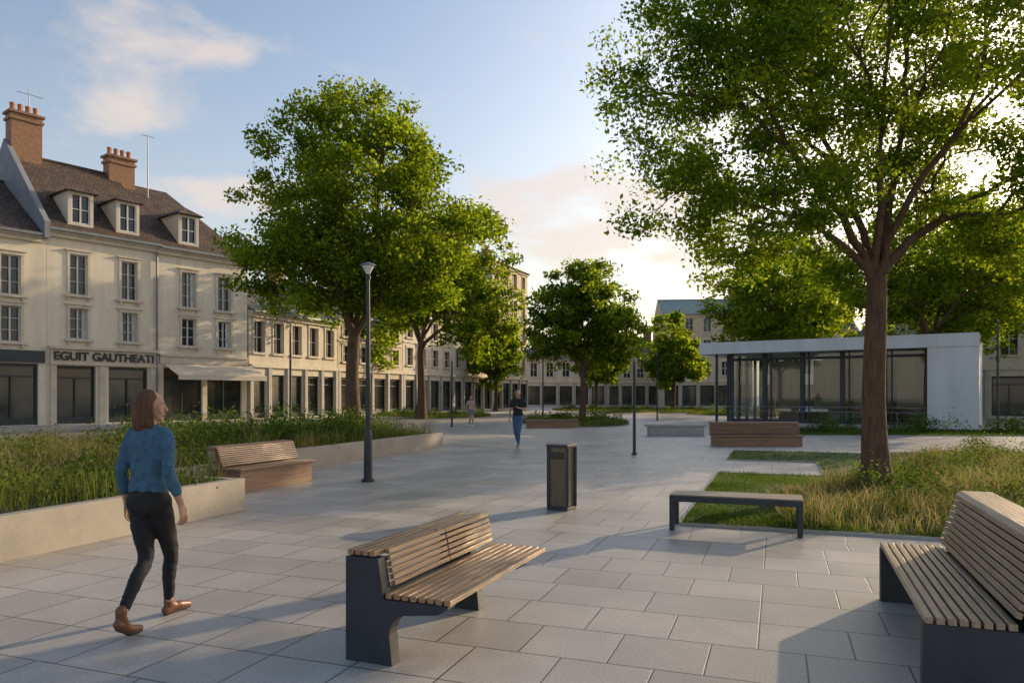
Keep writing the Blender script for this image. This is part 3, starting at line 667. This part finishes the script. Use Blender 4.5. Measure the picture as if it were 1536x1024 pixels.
# ------------------------------------------------------------------ pavilion
pa=math.atan2(-.55,.83); e=empty('glass_pavilion',(12.3,41.6,0),pa); m=MB()
W=12.0
m.prism_z('roof_slab',MT['whitewall'],[(-1.3,-1.2),(W,-1.2),(W,7.5),(-1.3,7.5)],3.92,4.55)
m.box('end_wall',MT['whitewall'],W-2.1,W-.003,-1.15,7.4,0.0,3.918)
m.box('plinth',MT['palestone'],-.3,W-2.103,-.9,7.3,0,.14)
m.poly('floor',MT['palestone'],[(-.2,-.0,.145),(W-2.1,-.0,.145),(W-2.1,7.2,.145),(-.2,7.2,.145)])
m.box('back_wall',MT['curtain'],4.0,W-2.1,6.9,7.1,.15,3.9)
nb=5; gx0,gx1=0.0,W-2.1
m.poly('glazing',MT['clear'],[(gx0,.1,.15),(gx1,.1,.15),(gx1,.1,3.9),(gx0,.1,3.9)])
m.poly('glazing',MT['clear'],[(gx0,.1,.15),(gx0,6.9,.15),(gx0,6.9,3.9),(gx0,.1,3.9)])
for i in range(nb+1):
    x=gx0+(gx1-gx0)*i/nb; m.box('mullions',MT['iron'],x-.11,x+.11,-.02,.22,.14,3.915)
    if 0<i<nb: m.box('mullions',MT['iron'],x+.30,x+.36,.02,.16,.14,3.915)
for y in (1.8,3.6,5.4,6.85): m.box('mullions',MT['iron'],-.08,.08,y-.08,y+.08,.14,3.915)
m.box('mullions',MT['iron'],gx0+.11,gx1-.11,.0,.2,3.55,3.68) 
m.box('mullions',MT['iron'],gx0+.11,gx1-.11,.0,.2,.15,.3)
for i in range(nb):
    a_=gx0+(gx1-gx0)*i/nb; b2=gx0+(gx1-gx0)*(i+1)/nb
    if i in (1,2,3,4): m.box('blinds',MT['curtain'],a_+.45,b2-.2,.4+.1*i,.44+.1*i,.9 if i!=3 else .3,3.5)
for z in (.75,1.0): m.box('handrail',MT['zinc'],gx0+.2,gx1-.1,-.72,-.69,z,z+.03)
for i in range(9): x=gx0+.3+i*1.18; m.box('handrail',MT['zinc'],x,x+.03,-.719,-.691,.14,.749)
m.box('bench_inside',MT['woodr'],2,8,3,3.6,.15,.7)
for x,y in ((.4,-.6),(-.5,-.6)): m.box('porch_posts',MT['iron'],x-.06,x+.06,y-.06,y+.06,0 if x<-.31 else .141,3.917)
m.make(e)

# ------------------------------------------------------------------ planters
P1=[ES(-7.16,-3),ES(-7.16,8.57),ES(-9.1,8.57),ES(-9.1,12.3),ES(-9.95,12.3),ES(-9.95,21.1),ES(-13.2,21.1),ES(-15.5,14),ES(-19,6),ES(-19,-3)]
def planter(name, poly, h, th, m_):
    e=empty(name); mb=MB(); n=len(poly); A=np.array(poly); 
    ins=[]
    area=sum(A[j][0]*A[(j+1)%n][1]-A[(j+1)%n][0]*A[j][1] for j in range(n)); s=1 if area>0 else -1
    for i in range(n):
        p,q,r=A[i-1],A[i],A[(i+1)%n]; d1=(q-p)/np.linalg.norm(q-p); d2=(r-q)/np.linalg.norm(r-q)
        n1=np.array([-d1[1],d1[0]])*s; n2=np.array([-d2[1],d2[0]])*s; b=n1+n2; b/= (1+n1@n2); ins.append(q+b*th)
    for i in range(n):
        j=(i+1)%n; mb.prism_z('wall_%d'%i,m_,[tuple(A[i]),tuple(A[j]),tuple(ins[j]),tuple(ins[i])] if s>0 else [tuple(A[i]),tuple(ins[i]),tuple(ins[j]),tuple(A[j])],0,h)
    mb.poly('soil',MT['soil'],[(p[0],p[1],h-.06) for p in (ins if s>0 else ins[::-1])])
    mb.make(e,bevel=.008); return e,[tuple(p) for p in ins]
e1,in1=planter('raised_planter',P1,.46,.16,MT['concrete'])
rng=np.random.default_rng(11)
mp_=empty('meadow_planting')
Pg=scatter(in1,34000); fl=field(Pg,1.3,.4); fl2=field(Pg,3.1,2.0)
hh=.18+.46*fl*fl2+.08
blades('tall_grass',Pg,.38,hh,.011,GRASS,mp_,.65)
sel=(field(Pg,0.9,3.3)>.45)
blades('straw_grass',Pg[sel][::2]+.01,.38,hh[sel][::2]*1.25,.009,STRAW,mp_,.75)
def inset_ok(P,poly,r): return np.all([in_poly(P+np.array(o)*r,poly) for o in ((1,0),(-1,0),(0,1),(0,-1),(.7,.7),(-.7,.7),(.7,-.7),(-.7,-.7))],axis=0)
Pc=scatter(in1,820); dd=field(Pc,1.0,5); hs=rng.uniform(.24,.52,len(Pc))*(.55+.95*dd)
ok=inset_ok(Pc,in1,.22); Pc=Pc[ok]; hs=hs[ok]
nh=len(Pc)//2
shrubs('leafy_perennials',[(x,y,.38) for x,y in Pc[:nh]],rng.uniform(.25,.5,nh),hs[:nh]*1.3,150,.05,GRASS,mp_)
shrubs('low_bushes',[(x,y,.36) for x,y in Pc[nh:]],rng.uniform(.3,.55,len(Pc)-nh),hs[nh:]*1.3,190,.05,BUSH,mp_)
Pd=scatter([ES(-10.2,12.8),ES(-10.2,20.9),ES(-13.0,20.9),ES(-14.5,14),ES(-12.5,11)],46); Pd=Pd[inset_ok(Pd,in1,.4)]
shrubs('bushes',[(x,y,.34) for x,y in Pd],rng.uniform(.5,.85,len(Pd)),rng.uniform(.6,1.05,len(Pd)),500,.075,BUSH,mp_)

B1=[ES(-1.16,9.47),ES(3.4,9.47),ES(3.4,7.0),ES(12,7.0),ES(12,24),ES(4.5,24),ES(2.2,22.4),ES(-1.2,22.4),ES(-1.2,19.2),ES(.9,19.2),ES(.9,15.9),ES(-1.16,15.9)]
def bed(name, poly, z=.03):
    e=empty(name); mb=MB(); A=np.array(poly); n=len(A)
    mb.prism_z('turf',MT['lawn'],poly,0.0,z)
    for i in range(n):
        a,b=A[i],A[(i+1)%n]; d=(b-a)/np.linalg.norm(b-a)
        strip_box(mb,'edging_%d'%i,MT['palestone'],a,b-d*.02,.014,0,z+.006)
    mb.make(e); return e
b1=bed('garden_bed',B1)
near=[ES(-1.14,9.5),ES(3.3,9.5),ES(3.3,15.9),ES(-1.14,15.9)]
Pl=scatter(near,48000); keep=rng.uniform(size=len(Pl))<np.clip(1.6-np.hypot(Pl[:,0],Pl[:,1])/16,.3,1)
blades('lawn_blades',Pl[keep],.02,.03+.05*field(Pl[keep],2.5,1),.008,LAWN,b1,.8)
Pl=scatter(B1,38000); blades('lawn_blades_far',Pl,.02,.065,.013,LAWN,b1,.8)
meadow=[ES(.1,9.55),ES(3.3,9.55),ES(3.3,7.2),ES(11,7.2),ES(11,23.5),ES(4.5,23.5),ES(1.3,15.5),ES(-.2,12.5)]
mg=empty('meadow_planting')
Pg=scatter(meadow,40000); f1=field(Pg,1.1,1.0); hh=.09+.42*f1*field(Pg,2.6,.3)
blades('tall_grass',Pg,.02,hh,.010,GRASS,mg,.6)
sel=field(Pg,.8,4.2)>.36; Q=Pg[sel][::2]; blades('straw_grass',Q+.01,.02,hh[sel][::2]*1.15+.06,.009,STRAW,mg,.85)
sh=scatter([ES(1.6,10.5),ES(3.6,8),ES(11,7.5),ES(11,23),ES(5,23),ES(1.2,14)],260)
shrubs('leafy_perennials',[(x,y,.02) for x,y in sh],rng.uniform(.2,.5,len(sh)),rng.uniform(.2,.75,len(sh)),230,.05,BUSH,mg)
b2=bed('lawn_strip',[(11.2,29.5),(21,29.0),(24,33),(13.5,35)])
blades('lawn_blades',scatter([(11.2,29.5),(21,29.0),(24,33),(13.5,35)],10000),.02,.10,.02,LAWN,b2,.8)
sh=scatter([(13,31.5),(21,30.5),(23,33),(14,34.5)],26); shrubs('bushes',[(x,y,.02) for x,y in sh],rng.uniform(.3,.7,26),rng.uniform(.35,1.0,26),200,.09,BUSH,b2)
def round_bed(name,c,rx,ry,nsh,hmax=.8,seed=1):
    global rng
    rng=np.random.default_rng(seed)
    poly=[(c[0]+rx*math.cos(a),c[1]+ry*math.sin(a)) for a in np.linspace(0,2*math.pi,28,endpoint=False)]
    b=empty(name); mb=MB(); mb.prism_z('turf',MT['lawn'],poly,0,.05)
    mb.prism_z('stone_rim',MT['palestone'],[(c[0]+(rx+.12)*math.cos(a),c[1]+(ry+.12)*math.sin(a)) for a in np.linspace(0,2*math.pi,28,endpoint=False)],0,.04); mb.make(b)
    blades('tall_grass',scatter(poly,int(rx*ry*300)),.05,.28,.02,GRASS,b,.6)
    sh=scatter([(c[0]+rx*.85*math.cos(a),c[1]+ry*.85*math.sin(a)) for a in np.linspace(0,2*math.pi,20,endpoint=False)],nsh)
    shrubs('bushes',[(x,y,.03) for x,y in sh],rng.uniform(.35,.8,nsh),rng.uniform(.3,hmax,nsh),160,.13,BUSH,b)
round_bed('garden_bed',(3.6,43.0),3.1,6.2,26,.8,1)
round_bed('garden_bed',(-6.0,55),4.5,5,22,.8,2)
round_bed('garden_bed',(12,74),8,9,34,.9,3)
round_bed('garden_bed',(19,62),4,6,16,.9,4)

# ------------------------------------------------------------------ trees placed
make_tree('big_plaza_tree',(6.25,12.6),3.65,.215,
   [(0.4,0.2,7.7,3.6,3.6,2.9),(-2.3,0,6.4,2.4,2.7,2.2),(-2.3,0,4.8,1.8,2.0,1.2),(2.6,.3,6.5,2.7,2.8,2.4),(3.0,.4,5.0,1.9,2.0,1.3),(.4,.3,9.5,2.7,2.6,1.7),(-3.0,0,7.7,1.6,1.8,1.6)],
   690,185,.084,.44,21,k0=7,lmat=LEAFN,shell=.42)
make_tree('plane_tree',(-4.75,22.0),3.4,.23,
   [(0.0,0,7.3,3.3,3.2,3.0),(-1.5,0,5.9,2.3,2.4,2.0),(1.6,0,6.2,2.2,2.4,2.0),(0.0,.2,9.2,2.1,2.1,2.0),(-.2,0,5.2,3.2,2.8,1.4),(2.3,0,5.0,1.5,1.8,1.2)],
   450,160,.13,.54,33,k0=6,shell=.38)
make_tree('plane_tree',(-6.2,50),5.0,.30,
   [(1.5,0,10.5,4.6,4.5,4.4),(-2,0,9,3.6,3.6,3.5),(3.4,0,8.2,3.2,3.0,3.2),(3.5,0,6.2,2.6,2.6,2.0)],280,90,.31,.98,44,shell=.35)
make_tree('plane_tree',(4.25,44),2.8,.20,
   [(0,0,6.3,3.2,3.2,3.1),(-1.6,0,5.0,2.2,2.2,1.8),(1.7,0,5.1,2.1,2.2,1.7),(.2,0,8.0,2.2,2.2,1.9)],260,100,.23,.62,55,shell=.3)
make_tree('plane_tree',(15.4,70),2.6,.22,[(0,0,6.0,2.9,2.9,3.6),(.6,0,4.4,2.8,2.6,2.2)],130,75,.36,.75,66,shell=.3)
make_tree('plane_tree',(-1.6,74),2.5,.22,[(0,0,5.6,2.9,2.9,3.2)],110,70,.36,.75,67,shell=.3)
make_tree('plane_tree',(9.2,80),2.6,.2,[(0,0,5.2,3.0,2.9,2.8)],100,65,.38,.8,68,shell=.3)
make_tree('plane_tree',(20.5,36.0),4.2,.26,[(0.5,0,8.0,4.6,4.2,3.4),(3.5,0,7.2,3.6,3.6,2.7),(-2.5,0,7.4,3.0,3.0,2.2)],280,92,.23,.72,77,shell=.4)
make_tree('plane_tree',(28,46),4,.28,[(0,0,8.2,5,5,4.2)],160,80,.32,.95,78,shell=.4)
make_tree('plane_tree',(19.5,55),3.5,.28,[(0,0,8.2,5,4.5,4.0)],170,76,.33,.95,79,shell=.35)
make_tree('plane_tree',(24,62),3.5,.28,[(0,0,9.5,5.5,5,5.0)],170,76,.36,1.05,80,shell=.35)
make_tree('plane_tree',(-12.5,60),3.5,.24,[(0,0,6.4,3.6,3.6,3.0)],110,70,.34,.85,81,shell=.35)

# ------------------------------------------------------------------ street furniture
rng=np.random.default_rng(3)
def slats(mb, part, mt, x0,x1,y0,z0,y1,z1,n,th,gapf=.25,split=False):
    dy,dz=(y1-y0)/n,(z1-z0)/n; L=math.hypot(dy,dz); w=L*(1-gapf)
    ny,nz=-dz/L,dy/L
    for i in range(n):
        cy,cz=y0+dy*(i+.5),z0+dz*(i+.5)
        segs=[(x0,x1)] if not split else [(x0,(x0+x1)/2-.006),((x0+x1)/2+.006,x1)]
        for a,b in segs:
            ja=rng.uniform(-.004,.004)
            mb.obox(part,mt,((a+b)/2+ja,cy+ny*th/2,cz+nz*th/2),((b-a)/2,0,0),(0,dy/L*w/2,dz/L*w/2),(0,ny*th/2,nz*th/2))
def bench_cantilever(name, P, ang, L=1.78):
    e=empty(name,(P[0],P[1],0),ang); m=MB()
    arc=[(.29+.13*math.cos(a),.19+.13*math.sin(a)) for a in np.linspace(0,math.pi/2,7)]
    prof=[(.735,0),(.40,0)]+arc+[(.09,.345),(.02,.385),(.02,.40),(.46,.40),(.50,.645),(.735,.645)]
    m.prism('end_panel_near',MT['iron'],prof,.0,.10); m.prism('end_panel_far',MT['iron'],prof,L-.42,L-.32)
    m.box('under_rail',MT['iron'],.102,L-.422,.50,.68,.30,.36)
    slats(m,'seat_slats',MT['wood'],-.0+.012,L,.0,.402,.46,.405,8,.034,.28)
    slats(m,'backrest_slats',MT['wood'],.102,L-.06,.465,.455,.515,.69,6,.03,.25,True)
    slats(m,'top_slats',MT['wood'],.012,L-.06,.52,.655,.735,.655,4,.032,.22,True)
    m.make(e,bevel=.004); return e
bench_cantilever('slatted_bench',(-.36,4.30),math.atan2(.925,.38),1.67)
def bench_solid(name,P,ang,L,woodm,hs=.45,hb=.88,base='iron',depth=.52):
    e=empty(name,(P[0],P[1],0),ang); m=MB()
    bd=depth
    if base=='iron':
        prof=[(0,0),(0,hs-.03),(bd,hs-.03),(bd+.28,hs-.03),(bd+.28,0)]
        m.prism('end_panel_near',MT['iron'],prof,L-.09,L); m.prism('end_panel_far',MT['iron'],prof,0,.09)
        m.box('under_rail',MT['iron'],.092,L-.092,.1,bd,.26,.34)
        m.box('back_rail',MT['iron'],.093,L-.093,bd+.002,bd+.26,hs-.12,hs-.034)
        bp=[(bd+.035,hs-.028),(bd+.27,hs-.028),(bd+.33,hb-.034),(bd+.15,hb-.034)]
        m.prism('backrest_end_near',MT['iron'],bp,L+.006,L+.03); m.prism('backrest_end_far',MT['iron'],bp,-.03,-.006)
    else:
        m.box('base',MT[base],.04,L-.04,.06,bd+.2,0,hs-.034)
    slats(m,'seat_slats',woodm,-.01,L+.01,.0,hs-.028,bd,hs-.024,8,.036,.25)
    slats(m,'backrest_slats',woodm,-.0,L,bd+.01,hs+.03,bd+.13,hb,9,.03,.2)
    m.prism('back_cap',woodm,[(bd+.095,hb+.001),(bd+.13,hb+.03),(bd+.34,hb+.03),(bd+.34,hb-.03),(bd+.135,hb-.03)],0,L)
    m.prism('back_panel',MT['woodg'],[(bd+.15,hs-.028),(bd+.27,hs-.028),(bd+.33,hb-.032),(bd+.17,hb-.032)],.01,L-.01)
    m.make(e,bevel=.004); return e
bench_solid('slatted_bench',(2.98,5.95),math.atan2(-.94,-.36),2.14,MT['woodg'],.45,.87,depth=.44)
bench_solid('slatted_bench',(-4.50,12.2),math.atan2(.93,.37),2.0,MT['woodr'],.40,.74,'woodr',.42)
bench_solid('slatted_bench',(6.45,23.4),-0.03,2.85,MT['woodr'],.34,.74,'woodr',.42)
bench_solid('slatted_bench',(.7,36.6),0.05,2.7,MT['woodr'],.3,.36,'woodr',.42)
e=empty('backless_bench',(1.93,8.98,0),math.atan2(-.50,1.42)); m=MB(); L=1.52
slats(m,'seat_slats',MT['woodg'],.0,L,.0,.40,.46,.40,6,.035,.14)
m.box('frame_front',MT['iron'],0.0,L,-.035,-.002,.352,.425); m.box('frame_back',MT['iron'],0.0,L,.462,.495,.352,.425)
for x in (-.0,L-.06): 
    m.box('legs',MT['iron'],x,x+.06,-.034,.03,0,.351); m.box('legs',MT['iron'],x,x+.06,.43,.494,0,.351); m.box('cross_bars',MT['iron'],x,x+.06,.031,.429,.353,.396)
m.make(e,bevel=.004)
e=empty('litter_bin',(.50,10.52,0),math.radians(-3)); m=MB()
m.prism_z('body',MT['bronze'],[(.02,.02),(.28,-.09),(.40,.10),(.14,.30),(.02,.28)],.05,.90)
m.prism_z('foot',MT['iron'],[(.0,.0),(.29,-.12),(.43,.10),(.14,.33),(.0,.30)],0,.05)
m.prism_z('lid',MT['iron'],[(-.01,-.0),(.29,-.12),(.44,.10),(.14,.34),(-.01,.31)],.90,.94)
def vpost(x,y): m.box('frame_posts',MT['iron'],x-.022,x+.022,y-.022,y+.022,.05,.9)
for x,y in ((.02,.015),(.29,-.10),(.41,.10),(.14,.31)): vpost(x,y)
m.obox('slot',MT['letters'],(.15,-.042,.78),(.09,-.038,0),(.003,.006,0),(0,0,.05))
m.make(e,bevel=.005)
e=empty('stone_bench',(5.45,29.6,0),-.02); m=MB()
m.prism('block',MT['palestone'],[(0,0),(-.04,.36),(.62,.36),(.58,0)],.1,2.3); m.box('seat_slab',MT['palestone'],0,2.4,-.07,.66,.361,.45)
m.make(e,bevel=.02)
def lamp(name,x,y,h,r=.055,head=True):
    e=empty(name,(x,y,0)); m=MB()
    if head:
        m.cyl('base',MT['iron'],[(0,0,0),(0,0,.04),(0,0,.06),(0,0,.9),(0,0,1.0)],[.13,.13,.085,.075,.055],16)
        m.cyl('pole',MT['iron'],[(0,0,1.0),(0,0,h-.25)],[.052,.032],12)
        m.cyl('collar',MT['iron'],[(0,0,h-.25),(0,0,h-.2),(0,0,h-.16)],[.05,.055,.03],12)
        m.cyl('lamp_cup',MT['lampglass'],[(0,0,h-.16),(0,0,h-.06),(0,0,h-.0)],[.035,.085,.12],16)
        m.cyl('lamp_cap',MT['zinc'],[(0,0,h+.001),(0,0,h+.03),(0,0,h+.07)],[.16,.13,.03],16)
    else:
        m.cyl('pole',MT['iron'],[(0,0,0),(0,0,.05),(0,0,.07),(0,0,h)],[r*1.7,r*1.7,r,r*.8],12)
        m.cyl('lamp_tip',MT['zinc'],[(0,0,h),(0,0,h+.1),(0,0,h+.12)],[r*.9,r*.9,.01],12)
    m.make(e)
lamp('street_lamp',-2.74,13.96,4.1)
lamp('lamp_post',3.37,20.2,2.55,.045,False); lamp('lamp_post',-8.4,27.8,4.0,.05,False); lamp('lamp_post',-3.1,37.8,3.3,.05,False)
lamp('lamp_post',21.2,32,4.85,.05,False); lamp('street_lamp',24.6,39,3.6); lamp('lamp_post',1.9,45,3.8,.05,False); lamp('lamp_post',9.5,48,4.2,.05,False)
lamp('lamp_post',-9.5,44,4.2,.05,False); lamp('street_lamp',-6.8,52,5.2)

# ------------------------------------------------------------------ sky, sun, camera
S=Vector((math.sin(math.radians(SUN_AZ))*math.cos(math.radians(SUN_EL)),math.cos(math.radians(SUN_AZ))*math.cos(math.radians(SUN_EL)),math.sin(math.radians(SUN_EL))))
w=bpy.data.worlds.new('World'); scene.world=w; w.use_nodes=True; nt=w.node_tree; N=nt.nodes; L=nt.links
bg=N['Background']; bg.inputs['Strength'].default_value=.145
sk=N.new('ShaderNodeTexSky'); sk.sky_type='NISHITA'; sk.sun_disc=False; sk.sun_elevation=math.radians(SUN_EL); sk.sun_rotation=math.radians(SUN_AZ)
sk.air_density=1.0; sk.dust_density=1.6; sk.ozone_density=1.3
tc=N.new('ShaderNodeTexCoord'); sp=N.new('ShaderNodeSeparateXYZ'); L.new(tc.outputs['Generated'],sp.inputs[0])
def M(op,a=None,b=None,c=None):
    n=N.new('ShaderNodeMath'); n.operation=op
    for i,v in enumerate((a,b,c)):
        if v is None: continue
        if isinstance(v,(int,float)): n.inputs[i].default_value=v
        else: L.new(v,n.inputs[i])
    return n.outputs[0]
def VM(op,a,b=None,scale=None):
    n=N.new('ShaderNodeVectorMath'); n.operation=op
    for i,v in enumerate((a,b)):
        if v is None: continue
        if isinstance(v,tuple): n.inputs[i].default_value=v
        else: L.new(v,n.inputs[i])
    if scale is not None:
        if isinstance(scale,(int,float)): n.inputs['Scale'].default_value=scale
        else: L.new(scale,n.inputs['Scale'])
    return n.outputs['Value'] if op=='DOT_PRODUCT' else n.outputs[0]
def MIX(f,a,b,blend='MIX'):
    n=N.new('ShaderNodeMix'); n.data_type='RGBA'; n.blend_type=blend
    for i,v in ((0,f),(6,a),(7,b)):
        if isinstance(v,(int,float)): n.inputs[i].default_value=v
        elif isinstance(v,tuple): n.inputs[i].default_value=v
        else: L.new(v,n.inputs[i])
    return n.outputs[2]
G=tc.outputs['Generated']
zc=M('MAXIMUM',sp.outputs['Z'],0.0)
haze=M('MULTIPLY',M('POWER',M('SUBTRACT',1.0,zc),4.2),.86)
c0=MIX(haze,VM('SCALE',sk.outputs[0],None,1.5),(6.0,5.05,4.05,1))
dp=M('MAXIMUM',VM('DOT_PRODUCT',G,tuple(S)),0.0)
c1=MIX(1.0,c0,VM('SCALE',(5.0,3.6,2.0),None,M('POWER',dp,6.0)),'ADD')
c1=MIX(1.0,c1,VM('SCALE',(12.0,8.6,4.2),None,M('POWER',dp,28.0)),'ADD')
ad=M('ADD',zc,.20); cb=N.new('ShaderNodeCombineXYZ')
for i in range(3): L.new(ad,cb.inputs[i])
mp=N.new('ShaderNodeMapping'); mp.inputs['Location'].default_value=(5.3,2.2,0); mp.inputs['Scale'].default_value=(1,1,.6); L.new(VM('DIVIDE',G,cb.outputs[0]),mp.inputs['Vector'])
n1=N.new('ShaderNodeTexNoise'); n1.inputs['Scale'].default_value=3.2; n1.inputs['Detail'].default_value=5; n1.inputs['Roughness'].default_value=.55; n1.inputs['Distortion'].default_value=.25
L.new(mp.outputs[0],n1.inputs['Vector'])
lob=None
for az,el,sa,se,am in ((4,13,9,4.5,.34),(-28,19,6,2.4,.24),(-20,14,6,3,.20),(-20,25,9,1.8,.18),(1,26,6,2,.18),(22,10,12,5,.3),(150,20,40,8,.3)):
    a,e_=math.radians(az),math.radians(el); C=(math.sin(a)*math.cos(e_),math.cos(a)*math.cos(e_),math.sin(e_))
    ra,re=math.radians(sa),math.radians(se)
    d=VM('MULTIPLY',VM('SUBTRACT',G,C),(1/ra,1/ra,1/re)); q=VM('DOT_PRODUCT',d,d)
    v=M('MULTIPLY',M('EXPONENT',M('MULTIPLY',q,-1.0)),am)
    lob=v if lob is None else M('ADD',lob,v)
cl=M('ADD',n1.outputs['Fac'],lob)
r=N.new('ShaderNodeValToRGB'); r.color_ramp.elements[0].position=.59; r.color_ramp.elements[1].position=.86; r.color_ramp.interpolation='EASE'
L.new(cl,r.inputs['Fac'])
c2=MIX(M('MULTIPLY',r.outputs[0],.72),c1,(6.2,5.3,4.6,1))
L.new(c2,bg.inputs['Color'])
sl=bpy.data.lights.new('sun','SUN'); sl.energy=5.0; sl.angle=math.radians(.5); sl.color=(1,.78,.50)
so=bpy.data.objects.new('sun',sl); COL.objects.link(so); so.rotation_euler=S.to_track_quat('Z','Y').to_euler(); so.location=(30,30,30)
cam=bpy.data.cameras.new('camera'); co=bpy.data.objects.new('camera',cam); COL.objects.link(co)
co.location=(0,0,1.65); co.rotation_euler=(math.pi/2,0,0); cam.lens=25.78; cam.sensor_width=36; cam.shift_y=.052; cam.clip_end=3000; cam.clip_start=.05
scene.camera=co
scene.view_settings.view_transform='Standard'; scene.view_settings.look='None'; scene.view_settings.exposure=0; scene.view_settings.gamma=1
print('done',time.time()-T0)
